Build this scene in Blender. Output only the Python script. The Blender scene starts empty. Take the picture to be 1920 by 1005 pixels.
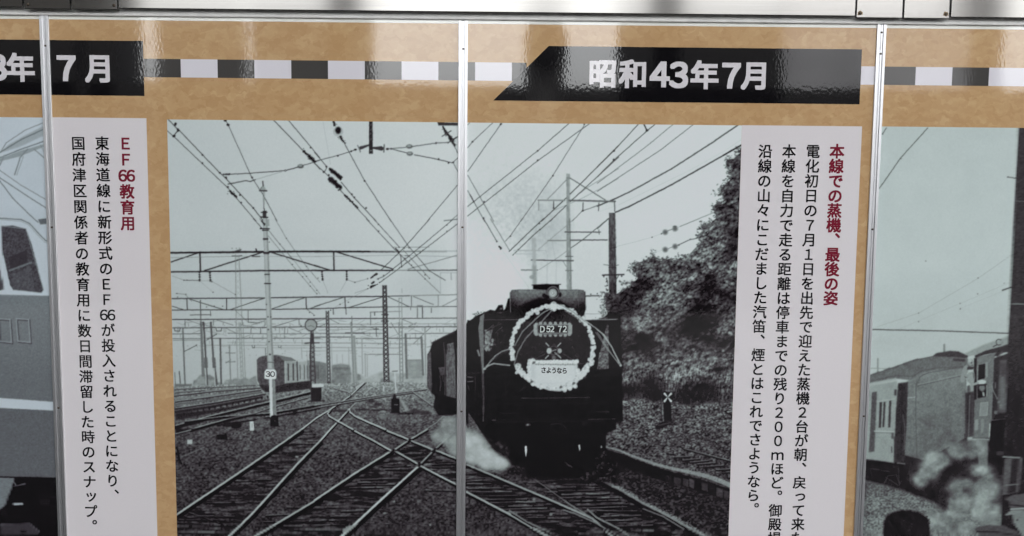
import bpy, bmesh, math, random
import numpy as np

R = math.radians
C = bpy.context.scene.collection
SC = bpy.context.scene

# ------------------------------------------------------------------ camera, sky, sun, exposure
P = 0.91                      # spacing of the panels in metres
CX, CY, CZ = 0.1053, -2.2079, 1.62
PITCH, YAW, ROLL = -0.1009, -0.0027, -0.0103
F35 = 1867.0                  # focal length in photograph pixels (35 mm lens)
cp, sp = math.cos(PITCH), math.sin(PITCH)
cy_, sy_ = math.cos(YAW), math.sin(YAW)
cr, sr = math.cos(ROLL), math.sin(ROLL)
ROT = (np.array([[cy_, -sy_, 0], [sy_, cy_, 0], [0, 0, 1]])
       @ np.array([[1, 0, 0], [0, cp, -sp], [0, sp, cp]])
       @ np.array([[cr, 0, sr], [0, 1, 0], [-sr, 0, cr]]))
from mathutils import Matrix, Vector
cam = bpy.data.cameras.new('camera')
cam.sensor_width = 36.0
cam.lens = F35 * 36.0 / 1920.0
cam.clip_start = 0.05
cam.clip_end = 500
camo = bpy.data.objects.new('camera', cam)
C.objects.link(camo)
m3 = Matrix([[ROT[i][0], ROT[i][2], -ROT[i][1]] for i in range(3)])
camo.matrix_world = Matrix.Translation((CX, CY, CZ)) @ m3.to_4x4()
SC.camera = camo

w = bpy.data.worlds.new('World')
SC.world = w
w.use_nodes = True
nt = w.node_tree
sky = nt.nodes.new('ShaderNodeTexSky')
sky.sky_type = 'NISHITA'
sky.sun_disc = False
sky.sun_elevation = R(66)
sky.sun_rotation = R(-15)
sky.air_density = 1.0
sky.dust_density = 2.5
sky.ozone_density = 1.0
bg = nt.nodes['Background']
hs_ = nt.nodes.new('ShaderNodeHueSaturation')      # overcast: the blue is washed out
hs_.inputs['Saturation'].default_value = 0.10
nt.links.new(sky.outputs[0], hs_.inputs['Color'])
nt.links.new(hs_.outputs[0], bg.inputs[0])
bg.inputs[1].default_value = 0.15

sl = bpy.data.lights.new('sun', 'SUN')
sl.energy = 0.6
sl.angle = R(14)
sl.color = (1, 0.97, 0.92)
so = bpy.data.objects.new('sun', sl)
C.objects.link(so)
so.rotation_euler = (R(-24), 0, R(-15))
SC.view_settings.view_transform = 'Standard'
SC.view_settings.look = 'None'
SC.view_settings.gamma = 1
SC.view_settings.use_curve_mapping = False
SC.view_settings.exposure = 3.12
SC.cycles.use_denoising = True
SC.cycles.max_bounces = 6


def unproj(x, y):
    """photograph pixel -> point (X, Z) on the face of the board (y = 0)"""
    d = ROT @ np.array([(x - 960) / F35, 1.0, -(y - 502.5) / F35])
    t = -CY / d[1]
    return CX + t * d[0], CZ + t * d[2]


def proj(X, Z):
    """arrays of board points -> photograph pixels"""
    q = np.stack([X - CX, np.full_like(X, -CY), Z - CZ], -1) @ ROT
    return 960 + F35 * q[..., 0] / q[..., 1], 502.5 - F35 * q[..., 2] / q[..., 1]


# ------------------------------------------------------------------ small helpers
def tag(o, label=None, cat=None, group=None, kind=None):
    if label: o['label'] = label
    if cat: o['category'] = cat
    if group: o['group'] = group
    if kind: o['kind'] = kind
    return o


def empty(name, loc, label, cat, group=None):
    o = bpy.data.objects.new(name, None)
    C.objects.link(o)
    o.location = loc
    return tag(o, label, cat, group)


def link(name, me, mats, parent=None):
    o = bpy.data.objects.new(name, me)
    C.objects.link(o)
    for m in (mats if isinstance(mats, (list, tuple)) else [mats]):
        me.materials.append(m)
    if parent:
        o.parent = parent
        o.matrix_parent_inverse = Matrix.Identity(4)
        pl = Vector((0, 0, 0))
        q = parent
        while q:
            pl += q.location
            q = q.parent
        o.location = -pl          # meshes are written in place
    return o


def bx(bm, x0, x1, y0, y1, z0, z1, mi=0, bev=0.0):
    vs = [bm.verts.new((x, y, z)) for x in (x0, x1) for y in (y0, y1) for z in (z0, z1)]
    fs = [(0, 1, 3, 2), (4, 6, 7, 5), (0, 4, 5, 1), (2, 3, 7, 6), (0, 2, 6, 4), (1, 5, 7, 3)]
    out = [bm.faces.new([vs[i] for i in f]) for f in fs]
    for f in out: f.material_index = mi
    if bev:
        es = list({e for f in out for e in f.edges})
        bmesh.ops.bevel(bm, geom=es, offset=bev, segments=2, affect='EDGES', profile=0.6)


def fin(bm, name, mats, parent=None, smooth=False):
    bmesh.ops.recalc_face_normals(bm, faces=bm.faces)
    me = bpy.data.meshes.new(name)
    bm.to_mesh(me)
    bm.free()
    if smooth:
        for p in me.polygons: p.use_smooth = True
    return link(name, me, mats, parent)


def sheet(pts, y, name, mat, parent, th=0.00025):
    """thin printed sheet: polygon of (X, Z) points with a real (foil) thickness"""
    bm = bmesh.new()
    a = [bm.verts.new((p[0], y, p[1])) for p in pts]
    b = [bm.verts.new((p[0], y + th, p[1])) for p in pts]
    bm.faces.new(a)
    bm.faces.new(list(reversed(b)))
    n = len(a)
    for i in range(n):
        bm.faces.new([a[i], b[i], b[(i + 1) % n], a[(i + 1) % n]])
    return fin(bm, name, mat, parent)


def lin(c):
    c = np.asarray(c, float) / 255.0
    return np.where(c <= 0.04045, c / 12.92, ((c + 0.055) / 1.055) ** 2.4)


KALB = 1.28      # printed albedo per unit of brightness seen on the lit board


def alb(c, k=None):
    v = np.clip(lin(c) * (k or KALB), 0.004, 0.86)
    return tuple(v) + (1,)


# ------------------------------------------------------------------ materials
def new_mat(name):
    m = bpy.data.materials.new(name)
    m.use_nodes = True
    b = m.node_tree.nodes['Principled BSDF']
    return m, m.node_tree, b


def N(t, kind, **kw):
    n = t.nodes.new(kind)
    for k, v in kw.items(): setattr(n, k, v)
    return n


def laminate(t, b, coat=1.0):
    """glossy print laminate with a faint orange peel"""
    b.inputs['Specular IOR Level'].default_value = 0.0
    b.inputs['Roughness'].default_value = 0.6
    b.inputs['Coat Weight'].default_value = coat
    b.inputs['Coat Roughness'].default_value = 0.035
    b.inputs['Coat IOR'].default_value = 1.62
    g = N(t, 'ShaderNodeNewGeometry')
    mp = N(t, 'ShaderNodeMapping')
    mp.inputs['Scale'].default_value = (1.25, 1, 0.8)
    t.links.new(g.outputs['Position'], mp.inputs['Vector'])
    n1 = N(t, 'ShaderNodeTexNoise')
    n1.inputs['Scale'].default_value = 165
    n1.inputs['Detail'].default_value = 1.0
    t.links.new(mp.outputs[0], n1.inputs['Vector'])
    n2 = N(t, 'ShaderNodeTexNoise')
    n2.inputs['Scale'].default_value = 9
    n2.inputs['Detail'].default_value = 1.0
    t.links.new(mp.outputs[0], n2.inputs['Vector'])
    mx = N(t, 'ShaderNodeMath', operation='MULTIPLY_ADD')
    mx.inputs[1].default_value = 3.2
    t.links.new(n2.outputs['Fac'], mx.inputs[0])
    t.links.new(n1.outputs['Fac'], mx.inputs[2])
    bp = N(t, 'ShaderNodeBump')
    bp.inputs['Strength'].default_value = 1.0
    bp.inputs['Distance'].default_value = 0.00003
    t.links.new(mx.outputs[0], bp.inputs['Height'])
    t.links.new(bp.outputs[0], b.inputs['Coat Normal'])
    return g


def print_mat(name, col, var=0.03):
    m, t, b = new_mat(name)
    g = laminate(t, b)
    n = N(t, 'ShaderNodeTexNoise')
    n.inputs['Scale'].default_value = 300
    n.inputs['Detail'].default_value = 2
    t.links.new(g.outputs['Position'], n.inputs['Vector'])
    r = N(t, 'ShaderNodeValToRGB')
    c = np.array(col[:3])
    r.color_ramp.elements[0].color = tuple(c * (1 - var)) + (1,)
    r.color_ramp.elements[1].color = tuple(np.minimum(c * (1 + var), 0.9)) + (1,)
    r.color_ramp.elements[0].position = 0.3
    r.color_ramp.elements[1].position = 0.7
    t.links.new(n.outputs['Fac'], r.inputs[0])
    t.links.new(r.outputs[0], b.inputs['Base Color'])
    return m


def brown_mat():
    m, t, b = new_mat('kraft_paper_print')
    g = laminate(t, b)
    # distorted cells of several sizes: the mottled chip pattern of the printed paper
    nd = N(t, 'ShaderNodeTexNoise'); nd.inputs['Scale'].default_value = 55; nd.inputs['Detail'].default_value = 2
    t.links.new(g.outputs['Position'], nd.inputs['Vector'])
    va = N(t, 'ShaderNodeVectorMath', operation='MULTIPLY_ADD')
    va.inputs[1].default_value = (0.03, 0.03, 0.03)
    t.links.new(nd.outputs['Color'], va.inputs[0])
    t.links.new(g.outputs['Position'], va.inputs[2])
    mp = N(t, 'ShaderNodeMapping'); mp.inputs['Scale'].default_value = (0.8, 1, 1.3)
    mp.inputs['Rotation'].default_value = (0, 0.35, 0)
    t.links.new(va.outputs[0], mp.inputs['Vector'])
    v1 = N(t, 'ShaderNodeTexVoronoi'); v1.inputs['Scale'].default_value = 85
    t.links.new(mp.outputs[0], v1.inputs['Vector'])
    v2 = N(t, 'ShaderNodeTexVoronoi'); v2.inputs['Scale'].default_value = 34
    t.links.new(mp.outputs[0], v2.inputs['Vector'])
    n3 = N(t, 'ShaderNodeTexNoise'); n3.inputs['Scale'].default_value = 48; n3.inputs['Detail'].default_value = 5
    n3.inputs['Roughness'].default_value = 0.65
    t.links.new(mp.outputs[0], n3.inputs['Vector'])
    s1 = N(t, 'ShaderNodeSeparateColor'); t.links.new(v1.outputs['Color'], s1.inputs[0])
    s2 = N(t, 'ShaderNodeSeparateColor'); t.links.new(v2.outputs['Color'], s2.inputs[0])
    a = N(t, 'ShaderNodeMath', operation='MULTIPLY'); a.inputs[1].default_value = 0.30
    t.links.new(s1.outputs[0], a.inputs[0])
    c = N(t, 'ShaderNodeMath', operation='MULTIPLY_ADD'); c.inputs[1].default_value = 0.28
    t.links.new(s2.outputs[0], c.inputs[0]); t.links.new(a.outputs[0], c.inputs[2])
    d = N(t, 'ShaderNodeMath', operation='MULTIPLY_ADD'); d.inputs[1].default_value = 0.50
    t.links.new(n3.outputs['Fac'], d.inputs[0]); t.links.new(c.outputs[0], d.inputs[2])
    r = N(t, 'ShaderNodeValToRGB')
    e = r.color_ramp.elements
    e[0].position = 0.34; e[0].color = alb((172, 138, 98))
    e[1].position = 0.90; e[1].color = alb((188, 158, 119))
    k = e.new(0.56); k.color = alb((178, 145, 105))
    k = e.new(0.70); k.color = alb((181, 149, 109))
    t.links.new(d.outputs[0], r.inputs[0])
    t.links.new(r.outputs[0], b.inputs['Base Color'])
    return m


def alu_mat(name, base=(0.86, 0.86, 0.86), rough=0.34, brush=True, dirt=0.0, axis='X'):
    m, t, b = new_mat(name)
    b.inputs['Metallic'].default_value = 1.0
    b.inputs['Roughness'].default_value = rough
    g = N(t, 'ShaderNodeNewGeometry')
    mp = N(t, 'ShaderNodeMapping')
    mp.inputs['Scale'].default_value = (4, 4, 900) if axis == 'X' else (900, 900, 4)
    t.links.new(g.outputs['Position'], mp.inputs['Vector'])
    n = N(t, 'ShaderNodeTexNoise'); n.inputs['Scale'].default_value = 1.0; n.inputs['Detail'].default_value = 3
    t.links.new(mp.outputs[0], n.inputs['Vector'])
    r = N(t, 'ShaderNodeValToRGB')
    bc = np.array(base)
    r.color_ramp.elements[0].position = 0.3; r.color_ramp.elements[0].color = tuple(bc * 0.88) + (1,)
    r.color_ramp.elements[1].position = 0.7; r.color_ramp.elements[1].color = tuple(bc) + (1,)
    t.links.new(n.outputs['Fac'], r.inputs[0])
    out = r.outputs[0]
    if dirt:
        v = N(t, 'ShaderNodeTexNoise'); v.inputs['Scale'].default_value = 95; v.inputs['Detail'].default_value = 4
        v.inputs['Roughness'].default_value = 0.7
        t.links.new(g.outputs['Position'], v.inputs['Vector'])
        rr = N(t, 'ShaderNodeValToRGB')
        rr.color_ramp.elements[0].position = 0.68; rr.color_ramp.elements[0].color = (0, 0, 0, 1)
        rr.color_ramp.elements[1].position = 0.74; rr.color_ramp.elements[1].color = (1, 1, 1, 1)
        t.links.new(v.outputs['Fac'], rr.inputs[0])
        mu = N(t, 'ShaderNodeMath', operation='MULTIPLY'); mu.inputs[1].default_value = dirt
        t.links.new(rr.outputs[0], mu.inputs[0])
        mx = N(t, 'ShaderNodeMix', data_type='RGBA')
        t.links.new(mu.outputs[0], mx.inputs[0])
        t.links.new(out, mx.inputs[6])
        mx.inputs[7].default_value = (0.16, 0.10, 0.06, 1)
        out = mx.outputs[2]
    t.links.new(out, b.inputs['Base Color'])
    if name == 'brushed_fascia':
        b.inputs['Anisotropic'].default_value = 0.85
        b.inputs['Anisotropic Rotation'].default_value = 0.25
        tg = N(t, 'ShaderNodeTangent'); tg.direction_type = 'RADIAL'; tg.axis = 'Z'
        t.links.new(tg.outputs[0], b.inputs['Tangent'])
    elif brush:
        bp = N(t, 'ShaderNodeBump'); bp.inputs['Strength'].default_value = 0.15
        bp.inputs['Distance'].default_value = 0.0004
        t.links.new(n.outputs['Fac'], bp.inputs['Height'])
        t.links.new(bp.outputs[0], b.inputs['Normal'])
    return m


def plain(name, col, rough=0.7, metal=0.0, var=0.25, scale=40):
    m, t, b = new_mat(name)
    b.inputs['Roughness'].default_value = rough
    b.inputs['Metallic'].default_value = metal
    g = N(t, 'ShaderNodeNewGeometry')
    n = N(t, 'ShaderNodeTexNoise'); n.inputs['Scale'].default_value = scale; n.inputs['Detail'].default_value = 5
    t.links.new(g.outputs['Position'], n.inputs['Vector'])
    r = N(t, 'ShaderNodeValToRGB')
    c = np.array(col)
    r.color_ramp.elements[0].position = 0.3; r.color_ramp.elements[0].color = tuple(c * (1 - var)) + (1,)
    r.color_ramp.elements[1].position = 0.7; r.color_ramp.elements[1].color = tuple(c * (1 + var)) + (1,)
    t.links.new(n.outputs['Fac'], r.inputs[0])
    t.links.new(r.outputs[0], b.inputs['Base Color'])
    return m


M_BROWN = brown_mat()
M_BLACK = print_mat('black_print', alb((16, 15, 17)))
M_DARKSQ = print_mat('dark_square_print', alb((62, 60, 58)))
M_LIGHTSQ = print_mat('light_square_print', alb((206, 203, 208)), 0.01)
M_LETTER = print_mat('header_letter_print', alb((202, 198, 200)), 0.01)
M_PAPER = print_mat('caption_paper_print', alb((206, 201, 202)), 0.012)
M_INK = print_mat('caption_ink_print', alb((14, 14, 16)))
M_RED = print_mat('caption_red_print', alb((112, 26, 44)))
M_MARGIN = print_mat('unprinted_margin', alb((222, 218, 206)), 0.02)
M_STRIP = alu_mat('anodised_strip', (0.74, 0.74, 0.75), 0.38, True, 0, 'Z')
M_FASCIA = alu_mat('brushed_fascia', (0.255, 0.246, 0.232), 0.14, True, 0.75, 'X')
M_RAIL = plain('weathered_rail_paint', (0.70, 0.69, 0.66), 0.45, 0.0, 0.10, 30)
M_SCREW = plain('rusty_screw', (0.10, 0.08, 0.06), 0.5, 0.6, 0.4, 300)
M_RUST = plain('rust_stain', (0.30, 0.20, 0.10), 0.8, 0.0, 0.5, 200)
M_WALL = plain('grey_wall_paint', (0.30, 0.30, 0.29), 0.8)
M_GROUND = plain('platform_asphalt', (0.035, 0.035, 0.036), 0.85, 0, 0.3, 8)
M_BLOCKER = plain('sky_blocker_paint', (0.22, 0.22, 0.21), 0.7)
M_DIMMER = plain('pale_dimmer_paint', (0.50, 0.50, 0.51), 0.8, 0, 0.12, 3)
M_DARKW = plain('dark_wall_paint', (0.014, 0.013, 0.012), 0.7)

m, t, b = new_mat('photo_print')
laminate(t, b)
at = N(t, 'ShaderNodeVertexColor'); at.layer_name = 'print'
t.links.new(at.outputs[0], b.inputs['Base Color'])
M_PHOTO = m

# ------------------------------------------------------------------ the setting
ZTOP = unproj(868, 38)[1]            # top of the visible panels
ZBOT = 0.66
bm = bmesh.new(); bx(bm, -60, 60, -60, 60, -0.3, 0.0)
tag(fin(bm, 'ground', M_GROUND), kind='structure')
bm = bmesh.new(); bx(bm, -12, 12, 0.05, 0.25, 0.0, 4.3)
tag(fin(bm, 'wall', M_WALL), kind='structure')
bm = bmesh.new(); bx(bm, -12, 12, -4.0, 0.3, 4.3, 4.5)
tag(fin(bm, 'sky_blocker_roof', M_BLOCKER), kind='structure')  # unseen roof slab, added to keep the high sky off the board
# unseen dark masses, placed and shaped for their reflections in the gloss
bm = bmesh.new()
Y0 = -9.0
def blk(x0, x1, z1, d=0.4): bx(bm, x0, x1, Y0 - d, Y0, 0.0, z1)
blk(-14, 14, 2.52)
blk(-14, -4.7, 7.5, 2)
blk(-4.6, -4.3, 3.25); blk(-3.83, -2.92, 3.22); blk(-2.77, -1.47, 3.25)
blk(1.3, 3.1, 3.25); blk(5.2, 5.55, 7.5); blk(7.0, 14, 3.6, 2)
blk(-1.92, -1.64, 7.5); blk(1.68, 1.98, 7.5)
bx(bm, -3.6, -3.4, -4.6, -0.1, 0.0, 4.25)          # unseen wall added to shade the left panels
tag(fin(bm, 'unseen_dark_blocks', M_DARKW), kind='structure')
bm = bmesh.new(); bx(bm, 3.1, 5.2, Y0 - .4, Y0 - .05, 2.5, 3.5)
tag(fin(bm, 'reflection_dimmer', M_DIMMER), kind='structure')  # unseen pale slab, added to dim the sky's reflection at the right
bm = bmesh.new()
bmesh.ops.create_uvsphere(bm, u_segments=24, v_segments=16, radius=0.22)
for v in bm.verts: v.co = (0.46 + v.co.x, Y0 + 0.6 + v.co.y, 2.94 + v.co.z * 1.25)
bx(bm, 0.25, 0.67, Y0 + 0.55, Y0 + 0.65, 0.0, 2.9)
tag(fin(bm, 'unseen_round_top_block', M_DARKW, smooth=True), kind='structure')  # unseen round-topped shape, built for its dark reflection in the gloss


# ------------------------------------------------------------------ raster painter for the printed photographs
OX, OY, WW, HH = 420, 20, 2760, 1190
G = np.full((HH, WW), 190.0)
IDM = np.zeros((HH, WW), np.int8)
rng = np.random.default_rng(7)
rnd = random.Random(5)


def gauss(a, s):
    r = max(1, int(math.ceil(s * 2.6)))
    k = np.exp(-0.5 * (np.arange(-r, r + 1) / s) ** 2); k /= k.sum()
    p = np.pad(a, ((r, r), (0, 0)), mode='edge')
    o = sum(k[i] * p[i:i + a.shape[0]] for i in range(2 * r + 1))
    p = np.pad(o, ((0, 0), (r, r)), mode='edge')
    return sum(k[i] * p[:, i:i + a.shape[1]] for i in range(2 * r + 1))


def vnoise(h, w_, cx, cy, seed):
    g = np.random.default_rng(seed).random((int(h / cy) + 3, int(w_ / cx) + 3))
    y = np.arange(h) / cy; x = np.arange(w_) / cx
    iy = y.astype(int); ix = x.astype(int)
    fy = y - iy; fx = x - ix
    fy = (fy * fy * (3 - 2 * fy))[:, None]; fx = (fx * fx * (3 - 2 * fx))[None]
    a = g[iy][:, ix]; b_ = g[iy][:, ix + 1]; c = g[iy + 1][:, ix]; d = g[iy + 1][:, ix + 1]
    return (a * (1 - fx) + b_ * fx) * (1 - fy) + (c * (1 - fx) + d * fx) * fy


def fbm(h, w_, cx, cy, seed, octs=4, gain=0.55):
    o = np.zeros((h, w_)); a = 1.0; s = 0
    for i in range(octs):
        if min(cx, cy) < 1: break
        o += a * vnoise(h, w_, cx, cy, seed + i * 17); s += a
        a *= gain; cx /= 2; cy /= 2
    return o / s


def noise_at(x, y, cx, cy, seed, ang=0.0):
    ca, sa = math.cos(ang), math.sin(ang)
    u = (x * ca + y * sa) / cx; v = (-x * sa + y * ca) / cy
    g = np.random.default_rng(seed).random((256, 256))
    iu = np.floor(u).astype(int); iv = np.floor(v).astype(int)
    fu = u - iu; fv = v - iv
    fu = fu * fu * (3 - 2 * fu); fv = fv * fv * (3 - 2 * fv)
    iu &= 255; iv &= 255; ju = (iu + 1) & 255; jv = (iv + 1) & 255
    return (g[iv, iu] * (1 - fu) + g[iv, ju] * fu) * (1 - fv) + (g[jv, iu] * (1 - fu) + g[jv, ju] * fu) * fv


def cov_poly(pts, ss=3):
    p = np.asarray(pts, float) + (OX, OY)
    x0 = max(0, int(p[:, 0].min()) - 1); x1 = min(WW, int(p[:, 0].max()) + 2)
    y0 = max(0, int(p[:, 1].min()) - 1); y1 = min(HH, int(p[:, 1].max()) + 2)
    if x1 <= x0 or y1 <= y0: return None
    w_, h = x1 - x0, y1 - y0
    if w_ * h > 200000: ss = 2
    xs = x0 + (np.arange(w_ * ss) + 0.5) / ss
    ys = y0 + (np.arange(h * ss) + 0.5) / ss
    ins = np.zeros((h * ss, w_ * ss), bool)
    n = len(p)
    for i in range(n):
        ax, ay = p[i]; bx_, by = p[(i + 1) % n]
        if ay == by: continue
        lo, hi = (ay, by) if ay < by else (by, ay)
        r0, r1 = np.searchsorted(ys, lo), np.searchsorted(ys, hi)
        if r1 <= r0: continue
        xc = ax + (ys[r0:r1] - ay) / (by - ay) * (bx_ - ax)
        ins[r0:r1] ^= xs[None] > xc[:, None]
    c = ins.reshape(h, ss, w_, ss).mean((1, 3))
    return c, x0, y0


def put(c, x0, y0, v, a=1.0, ident=None):
    h, w_ = c.shape
    s = (slice(y0, y0 + h), slice(x0, x0 + w_))
    if isinstance(v, np.ndarray) and v.shape == G.shape: v = v[s]
    G[s] = G[s] * (1 - c * a) + v * c * a
    if ident is not None: IDM[s][c > 0.5] = ident


def poly(pts, v, a=1.0, blur=0, ident=None):
    r = cov_poly(pts)
    if r is None: return
    c, x0, y0 = r
    if blur:
        k = int(blur * 3) + 1
        c = np.pad(c, k); x0 -= k; y0 -= k
        sx, sy = max(0, -x0), max(0, -y0)
        c = gauss(c, blur)
        c = c[sy:, sx:]; x0 = max(0, x0); y0 = max(0, y0)
        c = c[:HH - y0, :WW - x0]
    put(c, x0, y0, v, a, ident)


def line(pts, wd, v, a=1.0, ident=None, w1=None):
    n = len(pts) - 1
    for i in range(n):
        wa = wd if w1 is None else wd + (w1 - wd) * i / n
        wb = wd if w1 is None else wd + (w1 - wd) * (i + 1) / n
        ax, ay = pts[i][0] + OX, pts[i][1] + OY
        ex, ey = pts[i + 1][0] + OX, pts[i + 1][1] + OY
        m_ = max(wa, wb) / 2 + 1.5
        x0 = max(0, int(min(ax, ex) - m_)); x1 = min(WW, int(max(ax, ex) + m_) + 1)
        y0 = max(0, int(min(ay, ey) - m_)); y1 = min(HH, int(max(ay, ey) + m_) + 1)
        if x1 <= x0 or y1 <= y0: continue
        X = np.arange(x0, x1)[None] + 0.5 - ax; Y = np.arange(y0, y1)[:, None] + 0.5 - ay
        dx, dy = ex - ax, ey - ay
        L2 = dx * dx + dy * dy + 1e-9
        t_ = np.clip((X * dx + Y * dy) / L2, 0, 1)
        d = np.sqrt((X - t_ * dx) ** 2 + (Y - t_ * dy) ** 2)
        ww = wa + (wb - wa) * t_
        c = np.clip(ww / 2 + 0.5 - d, 0, 1) * np.minimum(1, ww)
        put(c, x0, y0, v, a, ident)


def dab(x, y, rx, ry, v, a=1.0, ang=0.0, soft=0.35, ident=None):
    x += OX; y += OY
    m_ = max(rx, ry) + 1.5
    x0 = max(0, int(x - m_)); x1 = min(WW, int(x + m_) + 1)
    y0 = max(0, int(y - m_)); y1 = min(HH, int(y + m_) + 1)
    if x1 <= x0 or y1 <= y0: return
    X = np.arange(x0, x1)[None] + 0.5 - x; Y = np.arange(y0, y1)[:, None] + 0.5 - y
    ca, sa = math.cos(ang), math.sin(ang)
    u = (X * ca + Y * sa) / max(rx, 0.4); q = (-X * sa + Y * ca) / max(ry, 0.4)
    d = np.sqrt(u * u + q * q)
    c = np.clip((1 - d) / max(soft, 1.0 / max(min(rx, ry), 1)) + 0.3, 0, 1)
    put(c, x0, y0, v, a, ident)


S_ = 1508 / 300.0
def TL(ox, oy, s=S_):
    def f(*c): return [(ox + c[i] / s, oy + c[i + 1] / s) for i in range(0, len(c), 2)]
    return f
t1, t2, t3, t4 = TL(300, 215), TL(590, 215), TL(860, 215), TL(1120, 225)
t5, t6, t7, t8 = TL(300, 410), TL(590, 410), TL(860, 410), TL(1120, 410)
u1, u2, u3, u4 = TL(300, 605), TL(590, 605), TL(860, 605), TL(1120, 605)
v1, v2, v3, v4 = TL(300, 805), TL(590, 805), TL(860, 805), TL(1120, 805)
z5, z6 = TL(0, 220, 2.5125), TL(0, 605, 2.5125)
z7, z8 = TL(1380, 240, 2.6444), TL(1380, 605, 2.513)
XX = np.arange(WW)[None] - OX + np.zeros((HH, 1))
YY = np.arange(HH)[:, None] - OY + np.zeros((1, WW))


def grad(stops, axis):
    A = XX if axis == 'x' else YY
    xs, vs = zip(*stops)
    return np.interp(A, xs, vs)


def dots(f, *c, r=1.3, v=55):
    for p in f(*c): dab(p[0], p[1], r, r, v, 0.95)


#PAINT
# ---- centre photograph: sky and smoke
def paint_sky():
    G[:] = grad([(300, 185), (520, 192), (760, 199), (1000, 204), (1390, 206)], 'x') + grad([(220, 2), (420, 2), (700, -12), (760, -18)], 'y')
    n = fbm(HH, WW, 160, 110, 3, 3)
    G[:] += (n - 0.5) * 6
    # bright steam plume over the locomotive, thin grey smoke above and to its right
    for x, y, rx, ry, v, a in ((985, 400, 90, 75, 176, .42), (1015, 440, 60, 55, 168, .4), (935, 385, 60, 40, 180, .25), (820, 520, 70, 60, 182, .35), (800, 560, 80, 40, 178, .3),
                               (920, 440, 95, 100, 208, .5), (905, 505, 75, 85, 214, .6), (925, 540, 55, 50, 218, .65), (885, 560, 60, 55, 214, .5), (950, 520, 40, 60, 222, .5),
                               (880, 460, 35, 60, 214, .5), (900, 590, 40, 30, 214, .5)):
        dab(x, y, rx, ry, v, a, 0, 0.95)


def smoke_noise():
    n = fbm(HH, WW, 5, 5, 77, 3)
    mask = np.exp(-(((XX - 975) / 95) ** 2 + ((YY - 410) / 95) ** 2))
    G[:] += (n - 0.5) * 34 * mask


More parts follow.
